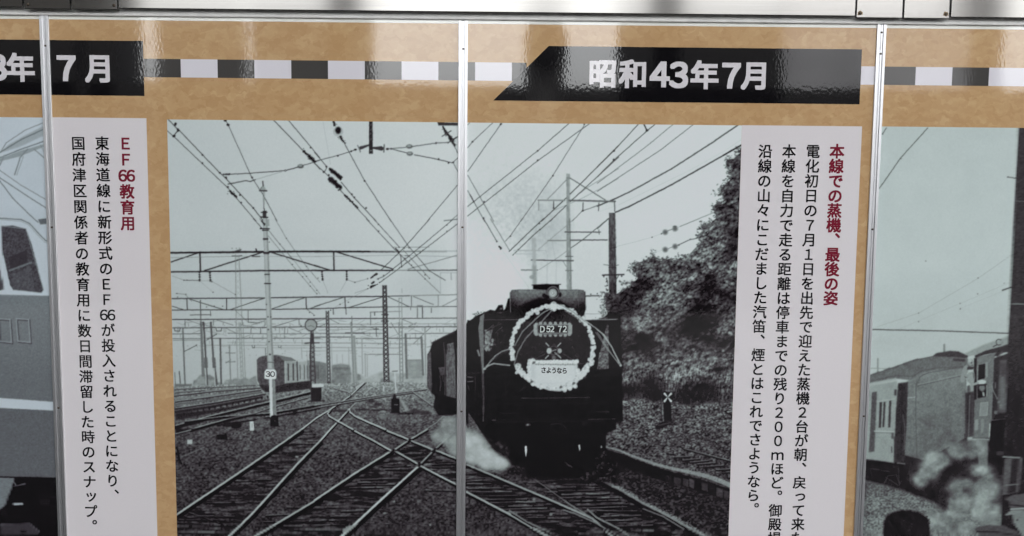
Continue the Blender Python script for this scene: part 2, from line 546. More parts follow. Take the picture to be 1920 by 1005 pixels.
def wires():
    W = lambda p, w_, v, a=1.0: line(p, w_, v, a)
    for p, w_, v in (
        (t1(70, 36, 160, 130, 185, 150, 560, 545, 600, 580, 880, 880, 975, 1003), 1.5, 48),
        (t1(65, 150, 130, 205, 640, 690, 905, 1003), 1.3, 52),
        (t1(610, 40, 645, 100, 860, 580, 975, 760, 1103, 1003), 1.2, 62),
        (t1(1065, 45, 1360, 350, 1450, 450, 1508, 513), 1.5, 48),
        (t1(1205, 45, 1508, 408), 1.4, 50),
        (t1(655, 562, 850, 552, 1180, 527), 1.5, 50), (t1(1180, 527, 1320, 490), 1.8, 50), (t1(1340, 480, 1420, 458, 1508, 430), 1.3, 60),
        (t1(640, 655, 810, 622, 850, 630, 900, 612), 1.7, 48), (t1(900, 612, 1150, 537), 0.8, 110),
        (t1(130, 205, 155, 165, 185, 148), 1.6, 50),
        (t2(0, 355, 110, 485), 1.4, 50), (t2(0, 460, 90, 540, 150, 600), 1.3, 52), (t2(250, 635, 370, 780, 580, 1005), 1.4, 52), (t2(235, 705, 515, 1005), 1.3, 55),
        (t2(280, 270, 470, 620, 720, 1005), 1.3, 55), (t2(1345, 665, 1060, 1005), 1.2, 62),
        (t2(0, 440, 215, 385, 345, 345, 385, 330), 1.3, 60), (t2(690, 323, 860, 308), 1.3, 60), (t2(920, 300, 1140, 268, 1262, 262), 1.4, 55), (t2(1300, 245, 1350, 207), 1.4, 60),
        (t2(730, 325, 870, 360), 1.4, 55), (t2(940, 378, 1130, 415, 1300, 455), 1.5, 55), (t2(1305, 450, 1350, 408), 1.2, 60), (t2(1310, 460, 1350, 535), 1.1, 65), (t2(1315, 290, 1348, 360), 1.2, 60),
        (t2(1345, 945, 1280, 1003), 1, 75), (t2(1220, 1000, 1348, 985), 1.2, 60), (t2(80, 70, 150, 470), 0.7, 150), (t2(95, 535, 118, 490), 1.3, 50),
        (t3(105, 75, 85, 95), 1.1, 70), (t3(320, 78, 130, 255, 85, 312), 1.1, 65), (t3(400, 85, 85, 535), 1.2, 62), (t3(85, 570, 330, 1005), 1.1, 68), (t3(85, 715, 245, 1005), 1.2, 62),
        (t3(1040, 82, 750, 335, 85, 865), 1.3, 58), (t3(1230, 87, 750, 430, 85, 955), 1.3, 58), (t3(1190, 90, 890, 570, 585, 1005), 1.1, 65),
        (t3(1508, 290, 1040, 760, 780, 1005), 1.6, 50), (t3(1508, 400, 1050, 820, 860, 1005), 1.4, 55), (t3(1508, 508, 1200, 695), 0.9, 100), (t3(1200, 695, 1050, 815), 1, 90),
        (t3(1508, 602, 1140, 800, 900, 900), 0.8, 105), (t3(1508, 775, 1330, 850, 1165, 908, 1070, 1003), 1.2, 75),
        (t4(385, 40, 160, 285, 0, 442), 1.5, 52), (t4(545, 40, 465, 105, 155, 380, 0, 535), 1.5, 52), (t4(715, 40, 480, 235, 0, 597), 1.1, 80), (t4(905, 42, 600, 280, 0, 672), 1.2, 72),
        (t4(1325, 48, 1080, 215, 700, 460, 300, 680, 150, 750, 0, 812), 2.4, 62), (t4(1358, 235, 1190, 332, 700, 610, 300, 815, 170, 870), 2.5, 48),
        (t4(1355, 188, 1200, 290, 880, 470, 200, 800), 0.6, 150), (t4(1330, 768, 1150, 850, 780, 1003), 1.1, 95), (t4(0, 870, 150, 815), 0.6, 170),
        (t6(485, 0, 770, 305, 930, 460), 1.2, 62), (t6(555, 0, 800, 270), 1.2, 62), (t6(705, 0, 870, 240, 1080, 490, 1230, 580), 1.2, 62), (t6(830, 290, 1080, 560), 1, 75), (t6(930, 460, 1040, 565, 1180, 700), 1, 90),
        (t6(1085, 0, 870, 245, 770, 345, 620, 490), 1.3, 60), (t6(1300, 10, 990, 270, 830, 400, 650, 545, 590, 570), 1.2, 62), (t6(1345, 50, 1000, 315, 800, 465, 610, 605), 1.2, 62), (t6(560, 640, 380, 700), .8, 110), (t6(500, 660, 200, 830), .7, 120),
        (t6(810, 340, 820, 455), 1.3, 60), (t6(850, 350, 895, 350), 1.2, 65), (t6(740, 268, 1080, 270), .9, 95), (t6(1080, 490, 1180, 560), .8, 130),
        (t6(500, 565, 380, 600, 305, 575), .8, 90), (t6(75, 575, 125, 700), .7, 120), (t6(305, 575, 240, 690), .7, 120), (t6(1345, 930, 1200, 1003), .8, 140),
        (t7(235, 0, 360, 215), 1.4, 55), (t7(300, 0, 420, 200, 480, 300), 1.1, 85), (t7(600, 0, 485, 165, 440, 212), 1.2, 75), (t7(800, 0, 640, 150, 475, 310), 1.6, 62), (t7(885, 0, 700, 160, 510, 345), 1.5, 65),
        (t7(1410, 0, 1180, 190, 1060, 275), 1.4, 75), (t7(1060, 275, 930, 370, 760, 480), 1, 120), (t7(1090, 0, 1000, 80, 750, 290), 1, 130), (t7(400, 280, 660, 650), .7, 165), (t7(830, 80, 880, 220, 920, 420, 918, 610), .8, 165), (t7(740, 300, 820, 300, 835, 340, 832, 610), .9, 165),
        (t8(180, 262, 330, 225, 515, 175, 600, 143), .7, 150), (t8(600, 143, 640, 128), 1.2, 75), (t8(660, 115, 705, 100), 1.2, 85), (t8(755, 85, 950, 5), .7, 120),
        (t8(400, 380, 520, 330, 610, 295), .6, 160), (t8(660, 285, 705, 268), 1, 90), (t8(755, 250, 875, 197, 950, 182), 1.4, 60), (t8(0, 95, 105, 0), 1.4, 70),
        (t5(880, 0, 975, 105), 1.2, 60), (t5(940, 0, 1120, 230, 1260, 390), 1, 72), (t5(1020, 160, 1240, 430, 1480, 710), .9, 85), (t5(1085, 0, 1190, 185, 1380, 450, 1508, 600), .9, 80), (t5(1260, 390, 1508, 710), .8, 100),
        (t5(375, 585, 500, 695), .6, 130), (t5(480, 585, 710, 715), .8, 110), (t5(115, 540, 230, 580), .8, 110), (t5(230, 580, 375, 582), 1.2, 70), (t5(150, 705, 235, 712, 300, 780), .9, 95),
        (t5(380, 585, 480, 585), .7, 110), (t5(710, 865, 830, 975), .8, 85), (t5(830, 870, 832, 975, 940, 982), 1.1, 65), (t5(1380, 850, 1460, 912), 1, 80)):
        W(p, w_ * 0.92, v, 0.93)
    # insulators and clamps
    for f, c, n, r0, r1 in ((t1, (1355, 345, 1460, 440), 7, 3.2, 3.8), (t1, (660, 722, 722, 775), 5, 3.4, 2.6), (t1, (600, 562, 655, 562), 4, 1.8, 2), (t2, (150, 515, 245, 600), 7, 4.2, 5.0),
                            (t2, (150, 605, 240, 690), 6, 5.6, 5.0), (t2, (285, 760, 405, 875), 8, 2.6, 2.2), (t2, (180, 62, 190, 100), 4, 3, 3.4), (t2, (240, 210, 285, 270), 5, 3.4, 1.6), (t2, (1210, 115, 1245, 190), 5, 2.2, 4.2),
                            (t2, (1260, 190, 1300, 245), 5, 3.2, 4.6), (t2, (1300, 255, 1320, 295), 4, 3, 2), (t6, (530, 560, 580, 520), 4, 1.5, 2.5), (t6, (530, 640, 590, 620), 4, 3.2, 1.4), (t6, (540, 610, 560, 595), 3, 2, 2), (t6, (765, 280, 795, 315), 3, 1.8, 1.8),
                            (t3, (110, 755, 145, 825), 5, 1.0, 1.4), (t7, (380, 262, 400, 280), 3, 2, 2.4)):
        p = f(*c)
        for i in range(n):
            q = i / (n - 1)
            x = p[0][0] + (p[1][0] - p[0][0]) * q; y = p[0][1] + (p[1][1] - p[0][1]) * q
            r = (r0 + (r1 - r0) * q) * rnd.uniform(.75, 1.15)
            dab(x + rnd.uniform(-.8, .8), y + rnd.uniform(-.8, .8), r, r * .75, 38, .97, rnd.uniform(0, 3))
            if i: line([(x, y), (xo, yo)], r * 1.1, 40)
            xo, yo = x, y
            if r > 2.4:
                for _ in range(3): dab(x + rnd.gauss(0, r * .7), y + rnd.gauss(0, r * .7), r * .35, r * .3, rnd.choice((36, 44, 170)), .8, rnd.uniform(0, 3))
    dots(t1, 145, 95, 148, 85, 170, 140, 172, 150, 135, 200, 128, 203, 612, 52, 618, 55, 638, 95, 645, 98, r=2.4, v=40)
    dots(t1, 625, 600, 622, 590, 640, 680, 868, 592, 400, 380, 400, 458, 765, 830, 880, 880, 1420, 310, 755, 757, 565, 548, r=1.9, v=48)
    dots(t2, 110, 490, 85, 540, 218, 388, 345, 345, 470, 625, 375, 780, 485, 880, 720, 322, 1145, 268, 1168, 420, 1262, 455, 1305, 450, 350, 750, r=1.9, v=50)
    dots(t3, 400, 85, 395, 90, 1185, 88, 130, 255, 745, 430, 888, 575, 240, 822, 235, 975, 1048, 815, 1045, 745, 745, 340, 1465, 340, 1463, 427, 895, 880, 1170, 905, r=1.8, v=52)
    dots(t4, 465, 100, 470, 98, 155, 290, 155, 375, r=2.2, v=55)
    line(t4(440, 40, 468, 100), 2.2, 50)
    dots(t6, 600, 55, 605, 118, 795, 268, 845, 278, 890, 275, 990, 270, 1020, 297, 995, 320, 1245, 60, 1248, 118, 890, 350, 850, 372, 895, 398, 860, 420, 930, 460, 912, 438, 818, 455, 800, 465, 1080, 490, 1040, 530, 1083, 562, 1040, 568, 500, 565, 380, 600, 600, 570, 612, 602, 650, 573, 650, 535, 505, 630, 500, 660, 318, 788, 240, 808, 150, 862, r=1.3, v=62)
    dots(t5, 1190, 185, 1130, 240, 1130, 295, 1030, 222, 1250, 385, 1250, 432, 1380, 450, 1345, 548, 1380, 543, 1490, 560, 1415, 600, 1418, 635, 1478, 675, 1480, 708, 255, 578, 225, 580, 500, 693, 710, 715, 490, 595, 160, 705, 168, 738, 245, 712, 440, 832, 510, 825, 590, 825, 1450, 912, 1410, 885, r=1.2, v=70)
    dots(t7, 360, 215, 487, 165, 765, 103, 760, 45, 560, 295, r=1.6, v=60)
    dots(t8, 515, 175, 603, 143, 875, 195, 768, 250, 935, 183, r=1.3, v=60)
    # round parts
    dab(*t2(222, 160)[0], 9.6, 9.2, 165, .9, 0, .25); dab(*t2(222, 160)[0], 7.5, 7.5, 190, .7); dab(*t2(222, 148)[0], 6, 7, 35, 1)
    for p in t2(892, 300, 897, 368): dab(p[0], p[1], 6.4, 4.2, 80, .9); dab(p[0] - .4, p[1] - .8, 4.4, 2.4, 165, .8)
    for p in t1(1325, 487): dab(p[0], p[1], 6.2, 4.2, 75, .9); dab(p[0] - .6, p[1] - 1, 4.4, 2.2, 160, .8)
    dab(*t1(1182, 527)[0], 2.4, 2.4, 80, .9); dab(*t1(1182, 527)[0], 1.2, 1.2, 185, .9)
    for p in t8(640, 128, 732, 95, 640, 292, 732, 262): dab(p[0], p[1], 5.8, 5.8, 125, .9, 0, .5); dab(p[0], p[1], 3.4, 3.4, 92, .8, 0, .5)
    # hanging bracket at top
    poly(t2(513, 55, 546, 55, 549, 368, 513, 368), 46)
    for y in (95, 140, 180, 230): dab(*t2(525 + (y % 3) * 4, y)[0], 1.6, 3, 95, .6, .6)
    dab(*t2(530, 338)[0], 1.4, 1.4, 170, .9)
    poly(t2(514, 278, 430, 298, 412, 308, 420, 335, 514, 296), 66); line(t2(405, 290, 432, 350), 2, 120); dab(*t2(385, 330)[0], 3, 2, 45, 1)
    poly(t2(548, 305, 630, 297, 650, 310, 650, 330, 630, 340, 548, 322), 60); line(t2(655, 285, 652, 352), 2.4, 100); dab(*t2(685, 323)[0], 3, 2.2, 45, 1)
    poly(t2(1155, 64, 1220, 66, 1225, 72, 1350, 76, 1350, 102, 1165, 103), 55)
    line(t2(1200, 205, 1285, 152), 1.8, 70); line(t2(1255, 268, 1335, 212), 1.8, 70)
    dab(*t4(730, 1003)[0], 4, 2, 90, .9)


def trusses():
    # portal beam in front
    L = line
    L(t5(100, 322, 985, 312, 1508, 308), 3.4, 40); L(t6(0, 310, 520, 310), 3.4, 46); L(t6(520, 310, 750, 312), 3, 74, .9); L(t6(750, 312, 1000, 308), 2.6, 105, .7); L(t6(1000, 308, 1240, 308), 3, 140, .7); L(t6(1240, 306, 1340, 306), 3, 165, .6)
    L(t5(105, 502, 985, 490, 1508, 488), 2.5, 42); L(t6(0, 488, 740, 487), 2.5, 44); L(t6(740, 487, 880, 487), 2, 130, .8); L(t6(880, 487, 1340, 485), 2, 88)
    L(t5(376, 325, 382, 490), 2.7, 42); L(t6(180, 315, 183, 485), 2.5, 48)
    for p in (t5(105, 408, 360, 322), t5(420, 490, 970, 315), t5(1040, 315, 1508, 457), t6(0, 440, 140, 485), t6(210, 315, 740, 475)): L(p, 2.1, 46)
    L(t6(880, 475, 1340, 345), 1.6, 125, .85)
    L(t5(105, 368, 700, 355), .9, 125); L(t5(700, 355, 1508, 357), .9, 140); L(t6(0, 358, 740, 345, 1340, 358), .9, 145)
    for f, c in ((t5, (373, 505, 375, 585)), (t5, (470, 510, 476, 588)), (t6, (70, 500, 75, 578)), (t6, (302, 500, 303, 578))):
        p = f(*c)
        L(p, 1.4, 60)
        for q in (0, .3, .55, .85, 1): dab(p[0][0] + (p[1][0] - p[0][0]) * q, p[0][1] + (p[1][1] - p[0][1]) * q, 2.2, 1.4, 42, 1)
    L(t5(870, 355, 940, 355), 1.8, 60); L(t5(905, 285, 912, 305), 2.4, 45); L(t5(680, 352, 772, 350), 2, 95); L(t5(705, 310, 760, 295), 3, 60, .8)
    # second beam
    L(t5(115, 753, 985, 747), 1.9, 58); L(t5(1050, 745, 1508, 738), 1.9, 55); L(t6(0, 738, 640, 733), 2, 52); L(t6(640, 731, 900, 726), 1.6, 75); L(t6(900, 726, 1340, 716), 1.5, 128)
    L(t5(115, 861, 1000, 857), 1.7, 60); L(t5(1055, 855, 1508, 848), 1.7, 58); L(t6(0, 850, 320, 838, 640, 832), 1.7, 60); L(t6(640, 832, 1340, 828), 1.6, 100)
    for p, v in ((t5(253, 756, 258, 858), 56), (t5(628, 752, 628, 856), 56), (t5(1376, 743, 1380, 850), 58), (t6(285, 735, 290, 845), 62), (t6(912, 728, 912, 828), 115), (t6(1165, 720, 1165, 826), 135)): L(p, 1.7, v)
    for p, v in ((t5(275, 757, 600, 858), 62), (t5(115, 825, 225, 858), 66), (t5(660, 858, 985, 748), 66), (t5(1055, 850, 1360, 746), 66), (t5(1410, 848, 1508, 815), 68), (t6(0, 828, 275, 740), 66), (t6(320, 838, 640, 738), 66), (t6(690, 735, 890, 830), 80), (t6(930, 733, 1120, 810), 105), (t6(1200, 826, 1340, 755), 130)): L(p, 1.3, v)
    # third
    L(t5(118, 951, 1000, 946), 1.8, 60); L(t5(1055, 944, 1508, 943), 1.8, 60); L(t6(0, 942, 640, 941), 1.7, 60); L(t6(640, 941, 1340, 937), 1.6, 85)
    L(u1(120, 49, 1010, 44), 1.6, 70); L(u1(1060, 42, 1508, 38), 1.6, 66); L(u2(0, 41, 640, 40), 1.5, 66); L(u2(700, 40, 1340, 38), 1.7, 70)
    for p in (t5(235, 955, 237, 1003), t5(503, 955, 505, 1003), t5(775, 950, 776, 1003), t5(1310, 945, 1312, 1003), u1(235, 0, 238, 45), u1(858, 50, 858, 100), u1(948, 50, 948, 100), u1(1175, 44, 1176, 100)): L(p, 1.1, 85)
    for p in (t5(535, 955, 690, 1003), t5(860, 1003, 995, 960), t5(1120, 1003, 1300, 948), t5(260, 955, 400, 1003), u1(410, 20, 540, 48), u1(760, 20, 920, 45), u1(1060, 40, 1200, 0), u1(1210, 45, 1330, 95), u1(620, 50, 720, 100), t6(20, 970, 100, 945), t6(140, 945, 230, 990), t6(820, 945, 950, 1000), u2(720, 0, 790, 110), u2(880, 38, 960, 0), u2(40, 40, 130, 0), u2(930, 200, 1100, 38)): L(p, 1, 105)
    for x in (160, 385, 625, 860, 1010, 1200, 1390): L(t5(x, 980, x + 60, 1000), .8, 130)
    # farther beams, paler with distance
    for p, w_, v in ((u1(120, 106, 400, 103), 1.4, 92), (u1(640, 100, 1010, 104), 1.4, 100), (u1(1060, 105, 1420, 104), 1.3, 105), (u1(120, 150, 400, 150), 1.3, 95), (u1(440, 148, 1010, 147), 1.4, 82), (u1(1065, 147, 1508, 146), 1.3, 85), (u1(125, 166, 400, 165), 1, 110),
                     (u1(420, 212, 1010, 214), 1, 128), (u1(1065, 214, 1420, 215), 1, 125), (u1(640, 186, 1420, 190), .9, 140), (u1(880, 235, 1508, 238), .9, 135), (u1(1340, 268, 1508, 268), .9, 140), (u1(1090, 250, 1300, 252), .7, 150),
                     (u2(0, 101, 650, 100), 1.3, 100), (u2(0, 135, 380, 135), 1.5, 80), (u2(390, 148, 650, 150), 1.4, 90), (u2(700, 148, 1010, 145), 1.5, 80), (u2(0, 189, 640, 195), 1.2, 120), (u2(700, 198, 1050, 202), 1.1, 130), (u2(870, 103, 1340, 100), 1.4, 100),
                     (u2(0, 233, 640, 238), 1, 130), (u2(700, 238, 810, 238), 1, 135), (u2(0, 266, 400, 266), .9, 140), (u2(470, 299, 820, 298), 1.2, 110), (u2(290, 96, 470, 98), 1.8, 75), (u2(40, 70, 330, 62), .9, 120), (u2(400, 60, 640, 66), .9, 120), (u2(0, 12, 640, 16), 1, 120), (u2(700, 12, 1340, 10), 1, 130)): L(p, w_, v)
    r = random.Random(11)
    for i in range(230):                       # droppers, clamps and far rigging
        x = r.uniform(326, 855); y = r.uniform(600, 668)
        v = r.uniform(105, 150)
        if r.random() < .5: dab(x, y, r.uniform(.6, 1.5), r.uniform(.6, 1.3), v, .8)
        else: L([(x, y), (x + r.uniform(-16, 16), y + r.uniform(-3, 3))], r.uniform(.5, .9), v + 12)
    for i in range(70):
        x = r.uniform(326, 855); y = r.uniform(604, 640)
        L([(x, y), (x + r.uniform(-1, 1), y + r.uniform(4, 9))], .9, r.uniform(95, 140))
    for i in range(26):
        x = r.uniform(330, 800); y = r.uniform(598, 628); L([(x, y), (x + r.choice((-1, 1)) * r.uniform(12, 34), y + r.uniform(6, 12))], .8, r.uniform(105, 140))


def masts():
    L = line
    for p, w0, v in ((u1(215, 50, 238, 612), 2.8, 100), (u1(388, 0, 405, 500), 4.6, 112), (u1(412, 0, 447, 592), 3.4, 82), (u1(480, 0, 503, 330, 538, 590), 3.4, 84), (u1(520, 425, 545, 590), 1.6, 90), (u1(568, 150, 578, 600), 3.2, 84), (u1(655, 210, 668, 600), 2.4, 128),
                     (u1(140, 470, 145, 575), 1.6, 110), (u1(183, 460, 192, 570), 2.2, 92), (t5(382, 770, 386, 1003), 1.8, 88), (u1(388, 0, 420, 500), 1.2, 100), (u1(995, 240, 997, 312), 1.6, 110), (u1(1333, 230, 1340, 345), 1.2, 140), (u1(1385, 260, 1388, 350), 1, 150),
                     (t5(285, 908, 480, 905), 1.4, 80), (t5(475, 870, 478, 915), 1.2, 90), (t5(407, 975, 410, 1003), 2.2, 70), (t5(480, 975, 482, 1003), 2.2, 75)): L(p, w0, v)
    L(u1(230, 270, 345, 213), 1.3, 80); L(u1(440, 165, 530, 110), 1.3, 80); L(u1(620, 285, 710, 285), 1.4, 115); L(u1(620, 372, 710, 368), 1.4, 115); L(u1(620, 380, 665, 350), 1, 120)
    dab(*u1(655, 232)[0], 2.2, 4, 130, .8); dots(u1, 345, 212, 530, 110, 1330, 30, r=1.5, v=75)
    for p in (u1(415, 330, 447, 330, 453, 425, 420, 425), u1(490, 328, 523, 328, 528, 425, 497, 425)): poly(p, 98)
    L(u1(432, 430, 437, 590), 1.4, 178); L(u1(513, 430, 520, 585), 1.2, 178)
    for cx in (163, 555): # switches under the beam
        L(u1(cx - 27, 55, cx - 22, 78, cx + 22, 78, cx + 27, 55), 1.4, 70)
    L(u1(868, 215, 872, 238, 890, 238, 893, 215), 1.2, 85); L(u1(1115, 218, 1120, 234, 1140, 234, 1143, 218), 1.1, 100)
    # tall lattice tower, very pale
    for a_, b_ in ((t5(712, 340, 718, 1003), t5(745, 350, 776, 1003)), (u1(718, 0, 733, 522), u1(783, 0, 805, 520)), (u1(745, 0, 765, 520), u1(760, 0, 785, 520))):
        L(a_, 1.4, 128, .85); L(b_, 1.4, 128, .85)
        n = 12
        for i in range(n):
            q, q2 = i / n, (i + 1) / n
            A = lambda k, s: (s[0][0] + (s[1][0] - s[0][0]) * k, s[0][1] + (s[1][1] - s[0][1]) * k)
            L([A(q, a_), A(q2, b_)], .7, 150, .8); L([A(q, b_), A(q2, a_)], .7, 150, .8)
    for x in (680, 720, 750): dab(*t5(x, 280)[0], 1.6, 1.6, 140, .8)
    # masts in the mid distance
    for p, w0, v in ((u2(345, 0, 372, 600), 3.8, 135), (u2(372, 130, 396, 590), 4, 142), (u2(445, 150, 452, 480), 2.2, 152), (u2(475, 290, 480, 510), 2, 150), (u2(495, 300, 498, 510), 1.6, 156), (u2(857, 108, 868, 520), 4.2, 108), (u2(1008, 138, 1022, 490), 4.0, 108), (u2(1040, 50, 1046, 490), 3.2, 150),
                     (u2(160, 200, 165, 400), 1.2, 150), (u2(262, 300, 264, 390), 1, 155), (u2(320, 230, 324, 400), 1.2, 150), (u2(210, 300, 212, 390), 1, 160), (t6(822, 660, 824, 700), 1, 150), (t6(350, 920, 352, 1003), 1.4, 110),
                     (t6(525, 880, 640, 878), 1.2, 100), (t6(527, 880, 527, 1003), 1.4, 100), (t6(690, 876, 810, 874), 1.1, 115), (t6(968, 840, 968, 940), 1.6, 100), (t6(1015, 840, 1018, 940), 2, 92), (t6(968, 822, 1015, 822), 2, 110), (t6(1185, 510, 1340, 510), 1.3, 165), (t6(1185, 510, 1185, 720), 1.3, 165), (t6(1285, 510, 1288, 575), 2.2, 160),
                     (t6(1100, 845, 1100, 885), 2.2, 120), (t6(565, 880, 566, 910), 2, 100), (t6(905, 830, 905, 860), 1.6, 120), (t6(175, 850, 178, 900), 1.8, 95), (t6(295, 850, 297, 900), 1.6, 95), (u2(580, 50, 582, 130), 1.4, 85), (u2(560, 60, 600, 60), 1.6, 80)): L(p, w0, v)
    L(u2(795, 0, 806, 560), 1.8, 122); L(u2(824, 0, 832, 560), 1.8, 122); L(t6(795, 750, 800, 1003), 1.5, 140); L(t6(820, 750, 824, 1003), 1.5, 140); L(t6(795, 750, 822, 750), 1.4, 140)
    for i in range(16):
        y = i * 36
        L(u2(796 + y * .02, y, 825 + y * .02, y + 30), .9, 135); L(u2(825 + y * .02, y, 796 + y * .02, y + 30), .9, 135)
    # near lattice mast
    def lattice(a0, a1, b0, b1, n, vr, vl, wr):
        poly([a0, b0, b1, a1], 165, .55)
        for i in range(n):
            q, q2 = i / n, (i + 1) / n
            I = lambda s, e, k: (s[0] + (e[0] - s[0]) * k, s[1] + (e[1] - s[1]) * k)
            L([I(a0, a1, q), I(b0, b1, q2)], wr * .8, vl); L([I(b0, b1, q), I(a0, a1, q2)], wr * .8, vl)
        L([a0, a1], wr, vr); L([b0, b1], wr, vr)
    lattice(t6(643, 632)[0], u2(657, 732)[0], t6(674, 632)[0], u2(706, 732)[0], 26, 56, 60, 2.2)
    dab(*t6(662, 632)[0], 4, 1.2, 70, 1)
    poly(t6(648, 830, 682, 830, 686, 920, 645, 920), 72, .55); L(t6(632, 905, 692, 905), 1.6, 60); L(t6(630, 965, 695, 965), 1.5, 60)
    lattice(t6(108, 872)[0], u2(122, 640)[0], t6(132, 872)[0], u2(150, 640)[0], 22, 78, 84, 1.9)
    poly(u2(115, 560, 150, 560, 165, 625, 172, 690, 122, 690, 118, 620), 58, .9)


def haze_far():
    n = fbm(HH, WW, 9, 7, 31, 4)
    fld = 128 + (n - .5) * 60
    poly(u1(305, 595, 318, 545, 345, 535, 370, 500, 400, 488, 440, 495, 470, 488, 500, 510, 520, 520, 545, 560, 600, 570, 620, 540, 680, 535, 720, 520, 760, 530, 800, 515, 840, 535, 870, 515, 905, 500, 925, 600), fld, .9, 1.0)
    poly(u1(138, 575, 225, 580, 300, 575, 300, 612, 138, 612), 95, .85, .6)
    fld2 = 158 + (n - .5) * 46
    poly(u2(0, 470, 120, 480, 330, 470, 440, 490, 480, 525, 540, 500, 600, 470, 660, 455, 720, 470, 800, 480, 860, 470, 960, 490, 1070, 480, 1110, 640, 0, 640), fld2, .85, 1.5)
    poly(u2(870, 352, 1015, 350, 1022, 520, 872, 530), 142 + (n - .5) * 30, .9, .6); L = line
    L(u2(876, 351, 1012, 350), 1.4, 110, .8)
    poly(u2(160, 400, 240, 388, 330, 398, 345, 470, 340, 600, 160, 600), 118 + (n - .5) * 60, .85, 1)
    poly(u2(178, 420, 320, 418, 320, 440, 178, 440), 105, .7, .8)
    poly(u2(400, 480, 432, 490, 435, 540, 400, 545), 105, .7, .8)
    poly(u2(620, 530, 660, 520, 740, 555, 760, 640, 620, 640), 112 + (n - .5) * 50, .8, 1)
    poly(u2(790, 560, 900, 565, 905, 605, 780, 610), 122, .7, 1)
    poly(u2(920, 560, 990, 540, 1000, 600, 930, 600), 170, .6, 2)


